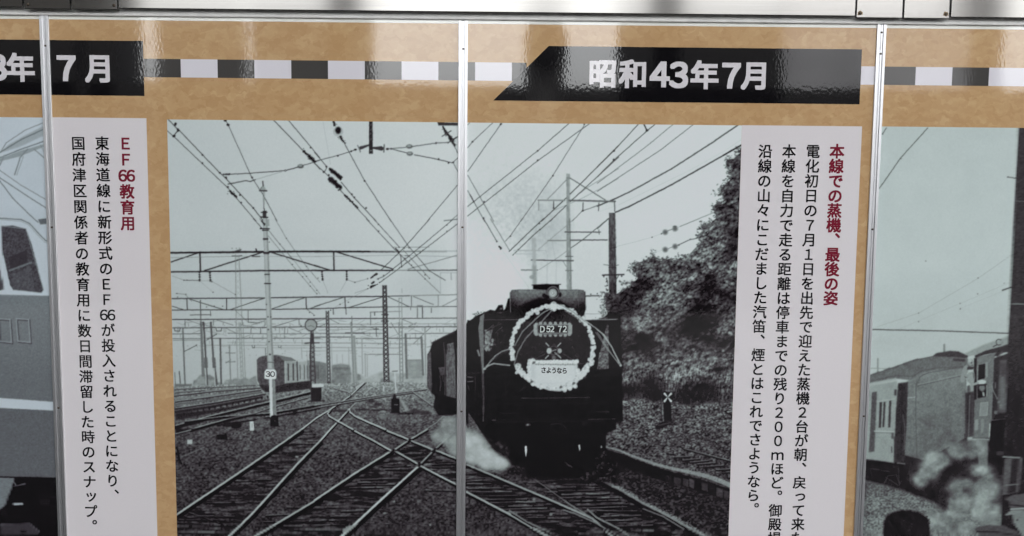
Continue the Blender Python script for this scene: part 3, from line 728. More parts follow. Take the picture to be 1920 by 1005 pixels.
def ground():
    n1 = fbm(HH, WW, 5, 3.2, 41, 3, .7)
    n2 = fbm(HH, WW, 40, 20, 47, 3)
    n3 = vnoise(HH, WW, 7, 2.3, 49)
    depth = np.clip((YY - 720) / 260, 0, 1.2)
    base = np.interp(YY, [720, 740, 775, 830, 900, 1005, 1170], [148, 112, 88, 68, 56, 50, 46])
    amp = np.interp(YY, [720, 770, 860, 1170], [25, 75, 115, 125])
    n4 = vnoise(HH, WW, 3.2, 2.2, 53)
    n5 = vnoise(HH, WW, 2.1, 1.5, 57)
    far = np.clip((YY - 735) / 130, 0, 1)
    st = (n5 * .62 + n4 * .38) * (1 - far) + (n4 * .62 + n1 * .38) * far
    st = np.clip((st - .5) * np.interp(YY, [720, 780, 900, 1170], [.8, 1.2, 1.75, 1.8]) + .5, 0, 1.25)
    base = np.interp(YY, [715, 735, 760, 800, 850, 930, 1170], [150, 124, 104, 82, 67, 58, 52])
    fld = base * (.42 + 1.12 * st) + (n2 - .5) * 26
    fld = np.clip(fld, 8, 178)
    # sleeper streaks between the rails
    stk = np.clip((vnoise(HH, WW, 26, 2.6, 59) * .6 + vnoise(HH, WW, 9, 2.0, 60) * .4 - .5) * 3.2 + .42, 0, 1.2)
    stf = np.clip(base * (.16 + 1.15 * stk) * (.75 + .5 * st), 5, 165)
    # darker and redder toward the centre gap between tracks
    poly([(318, 726), (420, 721), (520, 722), (700, 716), (900, 720), (1170, 760), (1400, 760), (1400, 1180), (318, 1180)], fld, 1, .5, 5)
    far_soft = poly
    for pp, aa in ((v1(170, 795, 900, 300, 1335, 0, 1420, 0, 1508, 110, 1240, 360, 870, 790, 650, 1003, 500, 1180, -60, 955), .62),
                   (v2(0, 668, 370, 420, 720, 205, 975, 350, 640, 660, 260, 1003, 80, 1180, -300, 1180, -320, 880), .78),
                   (v2(770, 210, 915, 108, 1130, 190, 1340, 277) + v3(75, 332, 830, 650, 1260, 840, 1600, 1150, 1100, 1170, 830, 1005, 75, 590) + v2(1340, 522, 975, 325), .85),
                   (v3(560, 470, 700, 430, 1180, 420) + v4(0, 470, 640, 800, 1005, 1005, 1200, 1110) + v3(1600, 1150, 1440, 1003, 1260, 840, 1010, 680), .9)):
        poly(pp, stf, aa, 2.5)
    L = line
    # left: far tracks as bands
    for p, w0, v in ((u1(140, 632, 500, 612, 900, 592), 1.6, 62), (u1(140, 650, 500, 640, 700, 618), 2.2, 125), (u1(142, 664, 420, 640), 1.4, 60), (u1(142, 692, 500, 650, 940, 615), 2.8, 52), (u1(142, 684, 500, 643, 940, 608), 1, 150), (u1(144, 718, 980, 640), 3, 122),
                     (u1(144, 748, 500, 700, 965, 634), 2.6, 46), (u1(144, 740, 500, 692, 965, 627), 1.1, 158), (u1(145, 772, 500, 725, 960, 655), 3.5, 96), (u1(146, 812, 500, 760, 990, 672), 3.4, 36), (u1(146, 803, 500, 751, 990, 665), 1.2, 165), (u1(148, 842, 500, 790, 960, 700), 5, 40), (u1(148, 826, 500, 775, 990, 684), 1.4, 90)):
        L(p, w0, v, .95)
    poly(u1(148, 855, 500, 820, 1000, 725, 1025, 735, 660, 820, 148, 920), 34, .9, 1.2)
    for i in range(14):
        x = 300 + i * 55; y = 845 - i * 11; dab(*u1(x, y)[0], 2, 3, 30, .8)
    for p in (u1(148, 968, 500, 870, 1025, 745, 1420, 648), u1(290, 1003, 640, 905, 800, 870)):
        q = [(x + .6, y + 3) for x, y in p]; L(q, 5, 14, .95); L(p, 1.5, 165)
    L(u1(148, 990, 400, 925), 6, 26, .8)
    p = u1(240, 928, 560, 885, 1030, 850, 1508, 765); L([(x, y + 2.8) for x, y in p], 4.2, 16, .95); L(p, 1.5, 145)
    p = u1(640, 905, 900, 850, 1025, 805, 1400, 700); L([(x, y + 1.6) for x, y in p], 1.8, 34, .9); L(p, 1.2, 145)
    p = u1(540, 960, 1030, 885, 1508, 800); L([(x, y + 2) for x, y in p], 3.2, 28, .9)
    # sleepers of the near tracks: short light dashes between the rails
    r = random.Random(3)
    def sleep(x0, x1, y, v, th, tilt=0):
        x = x0
        while x < x1:
            l = r.uniform(8, 40)
            L([(x, y + r.uniform(-.5, .5) + tilt * (x - x0)), (min(x + l, x1), y + r.uniform(-.5, .5) + tilt * (min(x + l, x1) - x0))], th * r.uniform(.5, 1.1), v * r.uniform(.7, 1.15), .85)
            x += l + r.uniform(0, 9)
    for p, k, wd in ((v1, ((240, 770, 640, 905), (180, 910, 740, 905), (180, 970, 690, 965), (330, 815, 700, 815), (420, 690, 820, 690), (700, 485, 900, 480), (900, 470, 1050, 470), (180, 850, 600, 855)), 1.3),
                     (v1, ((1000, 810, 1220, 800), (980, 870, 1420, 862), (900, 910, 1500, 902), (1220, 950, 1508, 940), (1130, 985, 1508, 990), (1200, 730, 1380, 735)), 1.5),
                     (v2, ((0, 860, 290, 850), (0, 900, 330, 895), (0, 945, 290, 942), (0, 990, 260, 990), (250, 770, 500, 760), (150, 815, 440, 818), (330, 550, 640, 545), (410, 500, 680, 498), (440, 470, 800, 462), (440, 520, 760, 515), (650, 350, 900, 340), (670, 375, 880, 372), (860, 230, 1040, 228), (1050, 570, 1340, 575), (1110, 330, 1330, 320), (1110, 355, 1300, 352), (470, 990, 700, 985)), 1.5),
                     (v3, ((80, 485, 250, 480), (80, 510, 300, 512), (90, 555, 420, 548), (90, 590, 500, 585), (180, 628, 560, 622), (260, 660, 640, 655), (300, 690, 720, 682), (340, 725, 800, 718), (430, 752, 850, 740), (560, 785, 850, 775), (660, 830, 830, 828), (740, 880, 940, 872), (880, 975, 1120, 968)), 1.7),
                     (v3, ((930, 545, 1110, 540), (940, 580, 1330, 568), (970, 612, 1400, 604), (1010, 645, 1430, 636), (1040, 678, 1500, 664), (1110, 715, 1508, 706), (1170, 740, 1508, 730), (1290, 775, 1508, 768), (1340, 820, 1508, 812), (1390, 862, 1508, 858)), 1.8),
                     (v4, ((0, 608, 110, 602), (0, 645, 200, 640), (0, 672, 220, 668), (0, 705, 290, 700), (60, 735, 280, 725), (0, 765, 400, 765), (90, 818, 420, 808), (80, 858, 420, 852), (180, 912, 520, 900), (280, 960, 560, 950), (300, 600, 500, 590), (380, 660, 620, 650), (480, 690, 720, 685)), 1.7)):
        for (a, b_, c, d) in k:
            s, e = p(a, b_, c, d)
            tl = (e[1] - s[1]) / max(1, e[0] - s[0])
            L([(s[0], s[1] + 1.9), (e[0], e[1] + 1.9)], wd * 2.0, 9, .85)
            sleep(s[0], e[0], s[1], 128, wd * 1.05, tl)
    # rails
    def rail(p, w0, w1_, v, sh=5.0, side=1, sv=5):
        w0 *= 1.34; w1_ *= 1.34; v = min(v * 1.08, 180); sh *= 1.05
        q = [(x + side * sh * .45 * (0.5 + .5 * (y > 850)), y + sh * .62) for x, y in p]
        L(q, sh, sv, .93); L(p, w0, v, 1, 6, w1_)
        L([(x - .2, y - .4) for x, y in p], w0 * .35, min(v + 22, 215), .7)
    rail(v3(75, 332, 300, 425, 830, 650, 1260, 840, 1440, 1003, 1600, 1150), 2.2, 3.8, 132, 6)
    rail(v3(75, 590, 480, 800, 830, 1005, 1100, 1170), 2.8, 3.6, 138, 7)
    L(v3(480, 765, 640, 870, 870, 975), 3, 118); L(v3(500, 800, 700, 920), 2, 14)
    L(v3(640, 425, 780, 515, 1010, 680, 1110, 755), 1.5, 115); L(v3(1010, 680, 1280, 850), 2, 125)
    L(v3(990, 760, 1080, 785, 1290, 880, 1508, 1010), 2.8, 118); L(v3(1000, 775, 1290, 895, 1480, 1003), 2, 14)
    L(v3(1215, 755, 1300, 830, 1508, 935, 1600, 1000), 3.2, 122); L(v3(1230, 790, 1300, 850, 1508, 960), 2.4, 14)
    rail(v1(170, 795, 860, 330, 1100, 165, 1335, 0), 2.9, 2.1, 150, 6.5)
    rail(v1(1335, 0) + u2(20, 895, 120, 835, 240, 755, 335, 690, 470, 565), 2.1, 1.2, 168, 2.4)
    L(v1(-60, 955, 170, 795), 3.2, 150)
    rail(v1(520, 1180, 655, 1003, 870, 795, 1300, 320, 1508, 110), 3.6, 2.4, 148, 7)
    rail(v1(1508, 110) + u2(150, 1003, 215, 935, 325, 815), 2.4, 1.8, 165, 3.5); L(u2(325, 815, 400, 740, 500, 640, 560, 598), 1.5, 160)
    rail(v1(700, 1170, 905, 1003, 1508, 645), 3.2, 2.7, 140, 7)
    rail(v2(0, 668, 370, 420, 720, 205), 2.8, 2.3, 152, 6.5); rail(v2(755, 190, 890, 100, 1060, 0), 2.2, 1.9, 140, 4); L(u2(1050, 1003, 1150, 940, 1205, 885), 1.6, 135)
    rail(v2(80, 1180, 260, 1003, 630, 660, 975, 350), 4.2, 2.6, 158, 8); rail(v2(1000, 320, 1130, 190, 1320, 20), 2.3, 1.6, 125, 4)
    rail(v2(350, 0, 560, 110, 720, 200), 2, 2.2, 160, 4); rail(v2(770, 210, 965, 320), 2.3, 2.3, 150, 5); rail(v2(1000, 345, 1180, 440, 1340, 522), 2.3, 2.6, 150, 6)
    rail(v2(650, 0, 880, 92), 2.1, 2.1, 158, 4); rail(v2(915, 108, 1110, 190), 2.1, 2.2, 150, 4.5); rail(v2(1150, 200, 1340, 277), 2.2, 2.3, 150, 5)
    for x, y in v2(740, 200, 895, 102, 1130, 190, 985, 335):
        dab(x, y, 4.5, 3, 16, .9, -.6); L([(x - 7, y + 2.4), (x - 2, y - .5)], 1.4, 130); L([(x + 2.5, y + 1), (x + 11, y + 3.5)], 1.4, 130)
    poly(v2(260, 950, 320, 905, 350, 905, 420, 885, 330, 960, 265, 970), 150, .9)
    # turnout curves
    rail(u2(360, 1005, 222, 930, 140, 882, 122, 855, 150, 822), 2.0, 1.6, 168, 3.5)
    rail(u2(665, 1005, 490, 930, 380, 880, 335, 845, 328, 812), 2.2, 1.7, 165, 3.5)
    for p in (u2(335, 690, 340, 670, 310, 652, 180, 617), u2(355, 690, 395, 655, 440, 658, 455, 675, 440, 700)): L(p, 1.4, 150); L([(x, y + 1.3) for x, y in p], 1, 50)
    for p in (u2(0, 778, 280, 735, 650, 678, 1055, 625), u2(0, 803, 280, 755, 650, 692, 940, 655)): L([(x, y + 1.7) for x, y in p], 2.2, 36, .9); L(p, 1.3, 150)
    L(u2(925, 650, 1105, 778), 1.6, 150); L([(x - 1, y + 1.4) for x, y in u2(925, 650, 1105, 778)], 1.4, 50); L(u2(1035, 650, 1135, 712), 1.5, 140)
    poly(u2(800, 720, 825, 725, 890, 828, 855, 832), 148, .85, .6); poly(u2(900, 680, 930, 690, 1160, 870, 1110, 860), 128, .7, .8)
    L(u2(390, 612, 465, 562), 2.4, 175)
    for x, y, rx, ry, v in ((540, 740, 9, 3, 40), (600, 770, 10, 3, 42), (450, 820, 14, 2, 34), (610, 825, 22, 2.2, 30), (560, 790, 9, 3, 60), (860, 855, 22, 2.4, 24), (640, 880, 9, 5, 130), (720, 880, 22, 3, 95), (230, 830, 20, 2.4, 40), (640, 835, 6, 2, 150), (950, 835, 12, 5, 45), (1040, 850, 12, 4, 40)):
        dab(*u2(x, y)[0], rx, ry, v, .75, 0, .6)


def trackside():
    L = line
    # left carriage
    n = fbm(HH, WW, 3, 3, 55, 2)
    poly(u1(912, 352, 928, 330, 960, 315, 1000, 308, 1060, 302, 1100, 302, 1180, 318, 1240, 330, 1290, 362, 1180, 364), 112, 1, 0, 4)
    poly(u1(912, 352, 930, 332, 965, 318, 1010, 310, 1080, 308, 1130, 322, 1172, 362, 1178, 572, 1090, 600, 940, 585, 918, 545), 78 + (n - .5) * 46, 1, .4, 4)
    poly(u1(1174, 362, 1290, 368, 1292, 556, 1182, 572), 150 + (n - .5) * 24, 1, 0, 4)
    poly(u1(1292, 352, 1320, 342, 1350, 345, 1380, 362, 1388, 548, 1296, 556), 160 + (n - .5) * 24, 1, 0, 4)
    poly(u1(1300, 340, 1345, 340, 1380, 360, 1300, 372), 182, .9, .4, 4)
    poly(u1(1385, 352, 1508, 366, 1508, 545, 1388, 548), 132 + (n - .5) * 24, 1, .4, 4)
    poly(u2(0, 366, 60, 370, 108, 382, 118, 570, 0, 580), 118 + (n - .5) * 30, .95, .6, 4)
    for i in range(8): L(u2(12 + i * 13, 385, 12 + i * 13, 520), 1, 100, .7)
    for x in (1208, 1255): L(u1(x, 390, x + 3, 540), 2.6, 66)
    L(u1(1292, 370, 1298, 545), 2.2, 60)
    for x in (1320, 1360): L(u1(x, 400, x + 2, 530), 1.8, 95)
    for x in (1388, 1410, 1470, 1490): L(u1(x, 405, x + 2, 525), 1.6, 88)
    L(u1(1178, 364, 1182, 570), 1, 180)
    poly(u1(930, 582, 1090, 600, 1180, 572, 1420, 545, 1420, 622, 1180, 650, 1090, 662, 985, 650, 950, 610), 46 + (n - .5) * 30, 1, .5, 4)
    dots(u1, 962, 640, 972, 655, r=1.6, v=160); line(u1(960, 635, 985, 660), 1, 150)
    # speed post
    prof = lambda a, b_, v, w0: L([a, b_], w0, v, 1, 3)
    def post(p0, p1, w0, w1_, v0):
        (x0, y0), (x1, y1) = p0, p1
        poly([(x0 - w0 / 2, y0), (x0 + w0 / 2, y0), (x1 + w1_ / 2, y1), (x1 - w1_ / 2, y1)], v0, 1, 0, 3)
        poly([(x0 + w0 * .2, y0), (x0 + w0 / 2, y0), (x1 + w1_ / 2, y1), (x1 + w1_ * .2, y1)], v0 - 34, 1, .5)
        poly([(x0 - w0 / 2, y0), (x0 - w0 * .36, y0), (x1 - w1_ * .36, y1), (x1 - w1_ / 2, y1)], v0 - 22, 1, .3)
    post(t1(990, 975)[0], t5(1030, 1003)[0], 8.0, 10.0, 172)
    post(t5(1030, 1003)[0], u1(1045, 440)[0], 10.0, 12.0, 165)
    poly(t5(1000, 5, 1030, 5, 1030, 70, 1005, 70), 150, .9)
    poly(t1(968, 905, 1005, 905, 1000, 975, 968, 975), 62); L(t1(955, 920, 1010, 920), 1.8, 50); L(t1(950, 965, 1015, 968), 2.2, 50); L(t1(985, 885, 985, 905), 1.4, 60)
    L(t1(972, 720, 978, 890), 1, 105); L(t1(985, 720, 982, 890), .9, 110)
    poly(t1(968, 665, 985, 680, 1006, 716, 940, 716, 955, 685), 150, 1, 0); L(t1(940, 716, 1006, 718), 2.4, 60); L(t1(968, 628, 972, 672), 2, 55); L(t1(955, 685, 940, 716), 1, 90)
    for y, hw, v in ((95, 40, 48), (110, 26, 60), (188, 20, 50), (195, 20, 70), (318, 30, 36), (328, 24, 45), (490, 22, 38), (525, 20, 56), (612, 28, 45)):
        x = 988 + (y) * .042
        L(t5(x - hw, y, x + hw, y), 2, v)
    dots(t5, 950, 92, 985, 50, r=2, v=50); L(t5(960, 20, 985, 60), 2.4, 48)
    for p in (t5(1005, 808), t5(1045, 925), t5(1018, 925), u1(1022, 65), u1(1028, 180), u1(1032, 298), u1(1040, 300)): dab(p[0][0], p[0][1], 1.4, 1.6, 62, .9)
    L(u1(1015, 372, 1075, 375), 1.4, 90)
    poly(u1(1028, 530, 1058, 530, 1066, 890, 1038, 890), 196, 1, 0, 3); poly(u1(1058, 530, 1084, 530, 1100, 880, 1066, 890), 128 + (n - .5) * 30, 1, 0, 3)
    poly(u1(1042, 905, 1046, 882, 1062, 874, 1090, 872, 1112, 885, 1118, 965, 1130, 978, 1040, 978), 20, 1, .3, 3)
    dab(*u1(1082, 925)[0], 1.4, 1, 120, .9)
    poly(u1(985, 460, 1002, 440, 1020, 432, 1075, 432, 1096, 455, 1098, 475, 1094, 530, 1020, 534, 986, 528), 206, 1, .3, 3)
    L(u1(1015, 436, 1078, 436), 1.2, 120)
    # disc signal
    cx, cy0 = u1(1423, 22)[0]
    dab(cx, cy0, 12.2, 12.2, 70, 1, 0, .1); dab(cx, cy0, 10.2, 10.2, 150, 1, 0, .1); L([(cx - 6, cy0 + 3), (cx, cy0 + 1), (cx + 6, cy0 + 4)], 1, 90)
    poly(u1(1418, 82, 1440, 82, 1448, 130, 1466, 740, 1425, 745, 1416, 300), 88, .55)
    L(u1(1424, 82, 1416, 300, 1428, 745), 2.4, 58); L(u1(1444, 85, 1462, 500, 1468, 740), 1.8, 62); L(u1(1368, 192, 1500, 190), 2, 60); poly(u1(1418, 100, 1448, 100, 1455, 200, 1415, 200), 62)
    for i in range(12): L(u1(1420, 220 + i * 44, 1460, 250 + i * 44), 1.2, 62); L(u1(1460, 220 + i * 44, 1420, 250 + i * 44), 1.2, 66)
    # cabinets
    poly(u2(-25, 575, 85, 575, 88, 600, 70, 610, 66, 680, 50, 700, -25, 650), 190, 1, .3); L(u2(-25, 612, 70, 612), 1.2, 110)
    poly(u2(-32, 612, 66, 610, 66, 708, 60, 735, -32, 735), 36, 1, .3); L(u2(-60, 740, 90, 738), 2, 45)
    poly(u2(722, 720, 735, 715, 742, 690, 765, 690, 770, 715, 800, 718, 802, 842, 812, 850, 712, 850, 722, 835), 20, 1, .3); L(u2(752, 772, 782, 772), 1.6, 110)
    dab(*u2(754, 690)[0], 3, 3.4, 40, 1)
    L(u2(755, 470, 768, 660), 2.6, 186); L(u2(735, 458, 780, 455), 1.6, 90); L(u2(650, 600, 650, 640), 2.6, 180); L(u2(610, 575, 645, 580), 1, 120)
    poly(u1(845, 932, 882, 930, 888, 1010, 850, 1010), 195, 1, .3); L(u1(868, 950, 870, 990), 1, 130)
    poly(u1(890, 930, 930, 900, 975, 895, 1000, 930, 960, 945, 900, 945), 96, .9, 1); dab(*u1(720, 965)[0], 11, 7, 18, .9); dab(*u1(640, 960)[0], 10, 5, 25, .8); dab(*u1(1270, 840)[0], 4, 4.5, 24, .95); dab(*u1(1265, 868)[0], 12, 1.6, 30, .8)
    poly(v1(258, 98, 305, 95, 305, 138, 258, 140), 172, 1, .3)
    poly(v1(535, 50, 610, 48, 612, 35, 625, 40, 640, 95, 770, 98, 770, 105, 540, 95), 18, 1, .3)
    poly(v1(150, 60, 300, 10, 360, -10, 148, -5), 26, .8, .8); L(v1(150, 40, 290, 5), 1.5, 150)
    L(v1(195, 262, 300, 220, 420, 165), 1.6, 120, .8); L(v1(310, 155, 410, 150), 1.4, 100); L(v1(160, 170, 185, 290, 205, 325), 3.5, 16); L(v1(870, 95, 1090, 10), 1.5, 105, .8)
    poly(v1(845, -10, 890, -10, 888, 12, 850, 14), 185); dab(*v1(1290, 258)[0], 4, 1.6, 165, .9); dots(v2, 750, 680, 660, 790, 1090, 900, r=2.2, v=135); dab(*v2(665, 790)[0], 5, 1.6, 125, .8)
    dots(v3, 710, 660, 870, 800, r=3, v=125)


def trees():
    n = fbm(HH, WW, 14, 11, 61, 3)
    nf = fbm(HH, WW, 4, 3.5, 63, 2)
    edge = (t4(1358, 262, 1330, 262, 1310, 300, 1318, 345, 1280, 350, 1205, 345, 1200, 400, 1215, 455, 1262, 462, 1205, 500, 1262, 520, 1215, 560, 1270, 568, 1190, 575, 1200, 605, 1140, 615, 1155, 680, 1095, 690, 1110, 720, 1180, 720, 1190, 765, 1110, 778, 1070, 805, 1090, 840, 1085, 870, 1120, 905, 1070, 940, 1060, 965, 1005, 965)
            + t8(990, 40, 950, 95, 1000, 110, 940, 150, 960, 230, 930, 270, 870, 330, 855, 355, 800, 355, 760, 330, 755, 375, 700, 372, 640, 362, 600, 385, 545, 360, 540, 300, 510, 310, 502, 365, 460, 375, 350, 415, 345, 440, 300, 445, 320, 500, 365, 510, 360, 580, 225, 600, 250, 620, 330, 620, 290, 650, 230, 665, 215, 690, 180, 710)
            + [(1128, 545), (1133, 560), (1140, 590), (1120, 600), (1118, 690), (1150, 750), (1400, 770), (1400, 263)])
    rr_ = cov_poly(edge); IDM[rr_[2]:rr_[2] + rr_[0].shape[0], rr_[1]:rr_[1] + rr_[0].shape[1]][rr_[0] > .5] = 2
    r = random.Random(21)
    # tone map: light and dark leaf masses read from the picture
    lightp = [(t8(1080, 260)[0], 40, 150), (t8(1000, 330)[0], 45, 150), (t8(900, 420)[0], 40, 135), (t8(1200, 470)[0], 40, 140), (t8(850, 560)[0], 40, 150), (t8(700, 640)[0], 45, 150), (t8(600, 720)[0], 40, 150), (t8(500, 820)[0], 36, 150), (t8(750, 760)[0], 36, 140), (t8(480, 460)[0], 34, 120), (t8(650, 420)[0], 30, 110), (t8(1200, 620)[0], 30, 130), (t8(1150, 860)[0], 32, 140), (t8(700, 900)[0], 40, 130), (t8(420, 960)[0], 34, 130), (t8(1090, 60)[0], 34, 125), (t4(1260, 620)[0], 40, 92), (t4(1300, 430)[0], 30, 88), (t4(1250, 850)[0], 34, 100),
              (u4(1180, 60)[0], 30, 130), (u4(640, 160)[0], 28, 110), (u4(500, 40)[0], 20, 125), (u4(750, 200)[0], 34, 95), (u4(400, 380)[0], 38, 125), (u4(820, 430)[0], 40, 150), (u4(300, 480)[0], 34, 130), (u4(1000, 320)[0], 40, 105), (u4(1200, 330)[0], 36, 120), (u4(700, 520)[0], 36, 140), (u4(950, 450)[0], 40, 150), (u4(1180, 560)[0], 30, 120), (u4(560, 330)[0], 40, 105)]
    darkp = [(t8(850, 440)[0], 16, 28), (t8(920, 470)[0], 16, 30), (t8(1190, 390)[0], 20, 28), (t8(1040, 600)[0], 30, 20), (t8(1180, 720)[0], 30, 16), (t8(1000, 880)[0], 38, 10), (t8(900, 960)[0], 40, 10), (t8(1080, 960)[0], 30, 12), (t8(820, 650)[0], 18, 30), (t8(400, 640)[0], 24, 40), (t8(480, 620)[0], 20, 36), (t8(570, 860)[0], 24, 34), (t8(380, 800)[0], 22, 32), (t8(260, 820)[0], 26, 50), (t8(1260, 300)[0], 20, 36), (t8(1290, 120)[0], 22, 34),
             (u4(920, 50)[0], 34, 8), (u4(460, 180)[0], 30, 12), (u4(480, 280)[0], 24, 16), (u4(320, 240)[0], 22, 40), (u4(1230, 200)[0], 26, 14), (u4(1080, 210)[0], 20, 26), (u4(700, 90)[0], 22, 30), (u4(980, 560)[0], 28, 40), (u4(1060, 640)[0], 22, 36), (u4(820, 690)[0], 24, 26), (u4(520, 600)[0], 28, 26), (u4(300, 610)[0], 26, 34), (u4(560, 690)[0], 18, 20), (u4(1150, 440)[0], 18, 40), (u4(960, 700)[0], 30, 34), (u4(850, 560)[0], 14, 60)]
    num = np.full((HH, WW), 76.0 * .35); den = np.full((HH, WW), .35)
    for (x, y), s, v in lightp + darkp:
        x0, x1 = int(x + OX - 3 * s), int(x + OX + 3 * s); y0, y1 = int(y + OY - 3 * s), int(y + OY + 3 * s)
        sl_ = (slice(max(0, y0), y1), slice(max(0, x0), x1))
        g_ = np.exp(-(((XX[sl_] - x) / (s * .62)) ** 2 + ((YY[sl_] - y) / (s * .5)) ** 2))
        num[sl_] += g_ * v * 1.6; den[sl_] += g_ * 1.6
    tone = num / den
    c, cx0, cy0 = cov_poly(edge)
    full = np.zeros((HH, WW)); full[cy0:cy0 + c.shape[0], cx0:cx0 + c.shape[1]] = c
    sub_ = (slice(250, 850), slice(1520, 1830))
    X_, Y_ = XX[sub_], YY[sub_]
    # drooping plumes of leaves: a lit upper side and a shaded underside
    tn = tone[sub_].copy()
    for px_, py_, rd in [(r.uniform(1140, 1390), r.uniform(320, 640), r.uniform(9, 20)) for _ in range(70)] + [(1315, 706, 26), (1268, 712, 18), (1205, 700, 22), (1175, 722, 16), (1368, 712, 20), (1232, 688, 16), (1340, 680, 18), (1290, 676, 16)]:
        dx_, dy_ = (X_ - px_) / rd, (Y_ - py_) / (rd * .8)
        q_ = dx_ * dx_ + dy_ * dy_
        tn += np.exp(-q_ ** 1.6) * np.clip(-dy_ * 1.1 - dx_ * .35 + .1, -1, 1) * r.uniform(26, 46)
    for i in range(110):
        px_, py_ = r.uniform(1135, 1395), r.uniform(300, 720)
        ln, th, an = r.uniform(7, 17), r.uniform(2.4, 4.6), r.gauss(-.35, .5)
        ca, sa = math.cos(an), math.sin(an)
        u_ = (X_ - px_) * ca + (Y_ - py_) * sa; w_ = -(X_ - px_) * sa + (Y_ - py_) * ca
        w_ = w_ + (u_ / ln) ** 2 * -3
        e = np.exp(-(u_ / ln) ** 2)
        tn += e * np.exp(-(w_ / th) ** 2) * r.uniform(14, 40) - e * np.exp(-((w_ - th * 1.5) / (th * .9)) ** 2) * r.uniform(20, 52)
    tn = np.clip(tn, 7, 175)
    ang = -.45
    a1 = noise_at(X_, Y_, 7.5, 3.0, 201, ang); a2 = noise_at(X_, Y_, 3.6, 1.7, 202, ang - .3); a3 = noise_at(X_, Y_, 2.0, 1.4, 203, .5); a4 = noise_at(X_, Y_, 5.0, 2.2, 204, .35)
    tx = a1 * .30 + a2 * .32 + a3 * .22 + a4 * .16
    tx = gauss(np.clip((tx - .5) * 2.3 + .5, 0, 1.1), .7)
    lf = 3 + tn * (.14 + 1.16 * tx) * np.interp(Y_, [600, 700, 760], [1.0, 1.06, 1.0])
    # grassy lower bushes: upright blades
    up = noise_at(X_, Y_, 1.6, 6.5, 205, .15) * .6 + a3 * .4
    up = np.clip((up - .5) * 2.6 + .5, 0, 1.1)
    k_ = np.clip((Y_ - 668) / 40, 0, 1)
    lf = lf * (1 - k_ * .6) + (tn * (.2 + 1.05 * up)) * k_ * .6
    # ragged rim with sky showing through
    rim = gauss(full, 4.0)[sub_]
    hole = np.clip((rim - .52 + (a1 * .6 + a2 * .4 - .5) * .95) * 5, 0, 1)
    hole = np.where(Y_ > 590, np.maximum(hole, full[sub_]), hole) * np.clip(full[sub_] * 3, 0, 1)
    pole_ = (X_ > 1138) & (X_ < 1160) & (Y_ > 470)
    G[sub_] = G[sub_] * (1 - hole) + hole * np.clip(lf, 6, 178)
    ys, xs = np.nonzero(full > .6)
    for i in range(1500):
        k = r.randrange(len(ys))
        tv = tone[ys[k], xs[k]]
        if tv < 24: continue
        dab(xs[k] - OX, ys[k] - OY, r.uniform(.7, 1.9), r.uniform(.5, .9), min(180, tv * r.uniform(1.2, 1.7)) if r.random() < .5 else tv * .25, .65, r.gauss(-.4, .6), .5)
    for i in range(420):                       # ragged leaf edge against the sky
        j = r.randrange(0, len(edge) - 10)
        a_, b_ = edge[j], edge[j + 1]; q = r.random()
        x = a_[0] + (b_[0] - a_[0]) * q + r.gauss(0, 2.4); y = a_[1] + (b_[1] - a_[1]) * q + r.gauss(0, 2.2)
        s = r.uniform(.7, 2)
        dab(x, y, s * 1.5, s * .8, r.choice((60, 75, 95, 110)) if r.random() < .75 else 190, .8, r.uniform(-1, 1), .5)
    # little bush left of the pole
    for i in range(240):
        x, y = t8(r.gauss(70, 26), r.uniform(690, 1003))[0]
        dab(x, y, r.uniform(.8, 2), r.uniform(.7, 1.4), r.uniform(60, 140), .8, r.uniform(-1, 1))
    for i in range(60):
        x, y = t8(90 + r.gauss(0, 6), r.uniform(560, 860))[0]; dab(x, y, 1, 1.3, 60, .9)
    # grass bank and gravel on the right
    g1 = fbm(HH, WW, 7, 4, 71, 4, .75); g2 = fbm(HH, WW, 46, 24, 73, 2)
    fld = (np.interp(YY, [700, 755, 790, 830, 880, 1005], [92, 88, 80, 70, 62, 54])) * (.35 + 1.3 * np.clip((vnoise(HH, WW, 2.6, 1.8, 79) * .55 + g1 * .45 - .5) * 2.4 + .5, 0, 1.2)) + (g2 - .5) * 34
    bank = u4(240, 760, 330, 720, 420, 715, 520, 745, 620, 740, 730, 760, 850, 780, 960, 760, 1080, 758, 1180, 765, 1275, 750) + [(1400, 752), (1400, 1180), (1385, 1180), (1370, 912), (1260, 880), (1160, 845), (1120, 832), (1120, 790)]
    poly(bank, np.clip(fld, 14, 172), 1, 3.0)
    poly(bank, np.clip(fld, 14, 172), .0, 0, 5)
    for i in range(520):
        x, y = u4(r.uniform(240, 1270), r.uniform(745, 1150))[0]
        d_ = r.random() < .55
        dab(x, y, r.uniform(.8, 2.6), r.uniform(.6, 1.2), r.uniform(30, 60) if d_ else r.uniform(130, 165), .75, r.gauss(-.3, .4))
    for i in range(60):
        x, y = u4(r.uniform(700, 1250), r.uniform(830, 1000))[0]; dab(x, y, r.uniform(3, 9), .8, 34, .6, -.1)
    for i in range(200): # darker dirt patch
        x, y = v4(r.gauss(760, 150), r.gauss(95, 40))[0]; dab(x, y, r.uniform(1, 3), r.uniform(.7, 1.4), r.uniform(35, 70), .75, r.uniform(-1, 0))
    # ground signal
    L = line
    poly(u4(555, 965, 620, 930, 715, 930, 715, 945, 640, 980, 580, 1005, 545, 1003), 26, .95, .5); L(u4(575, 968, 690, 940), 1.2, 90)
    poly(u4(622, 745, 694, 745, 700, 925, 630, 930), 22, 1, .3); L(u4(600, 700, 606, 915), 2.2, 26); L(u4(606, 715, 610, 900), .9, 120)
    dab(*u4(607, 915)[0], 2.6, 2.6, 26, 1); poly(u4(612, 655, 640, 645, 655, 655, 700, 655, 712, 665, 712, 742, 705, 750, 625, 750, 612, 735), 18, 1, .3)
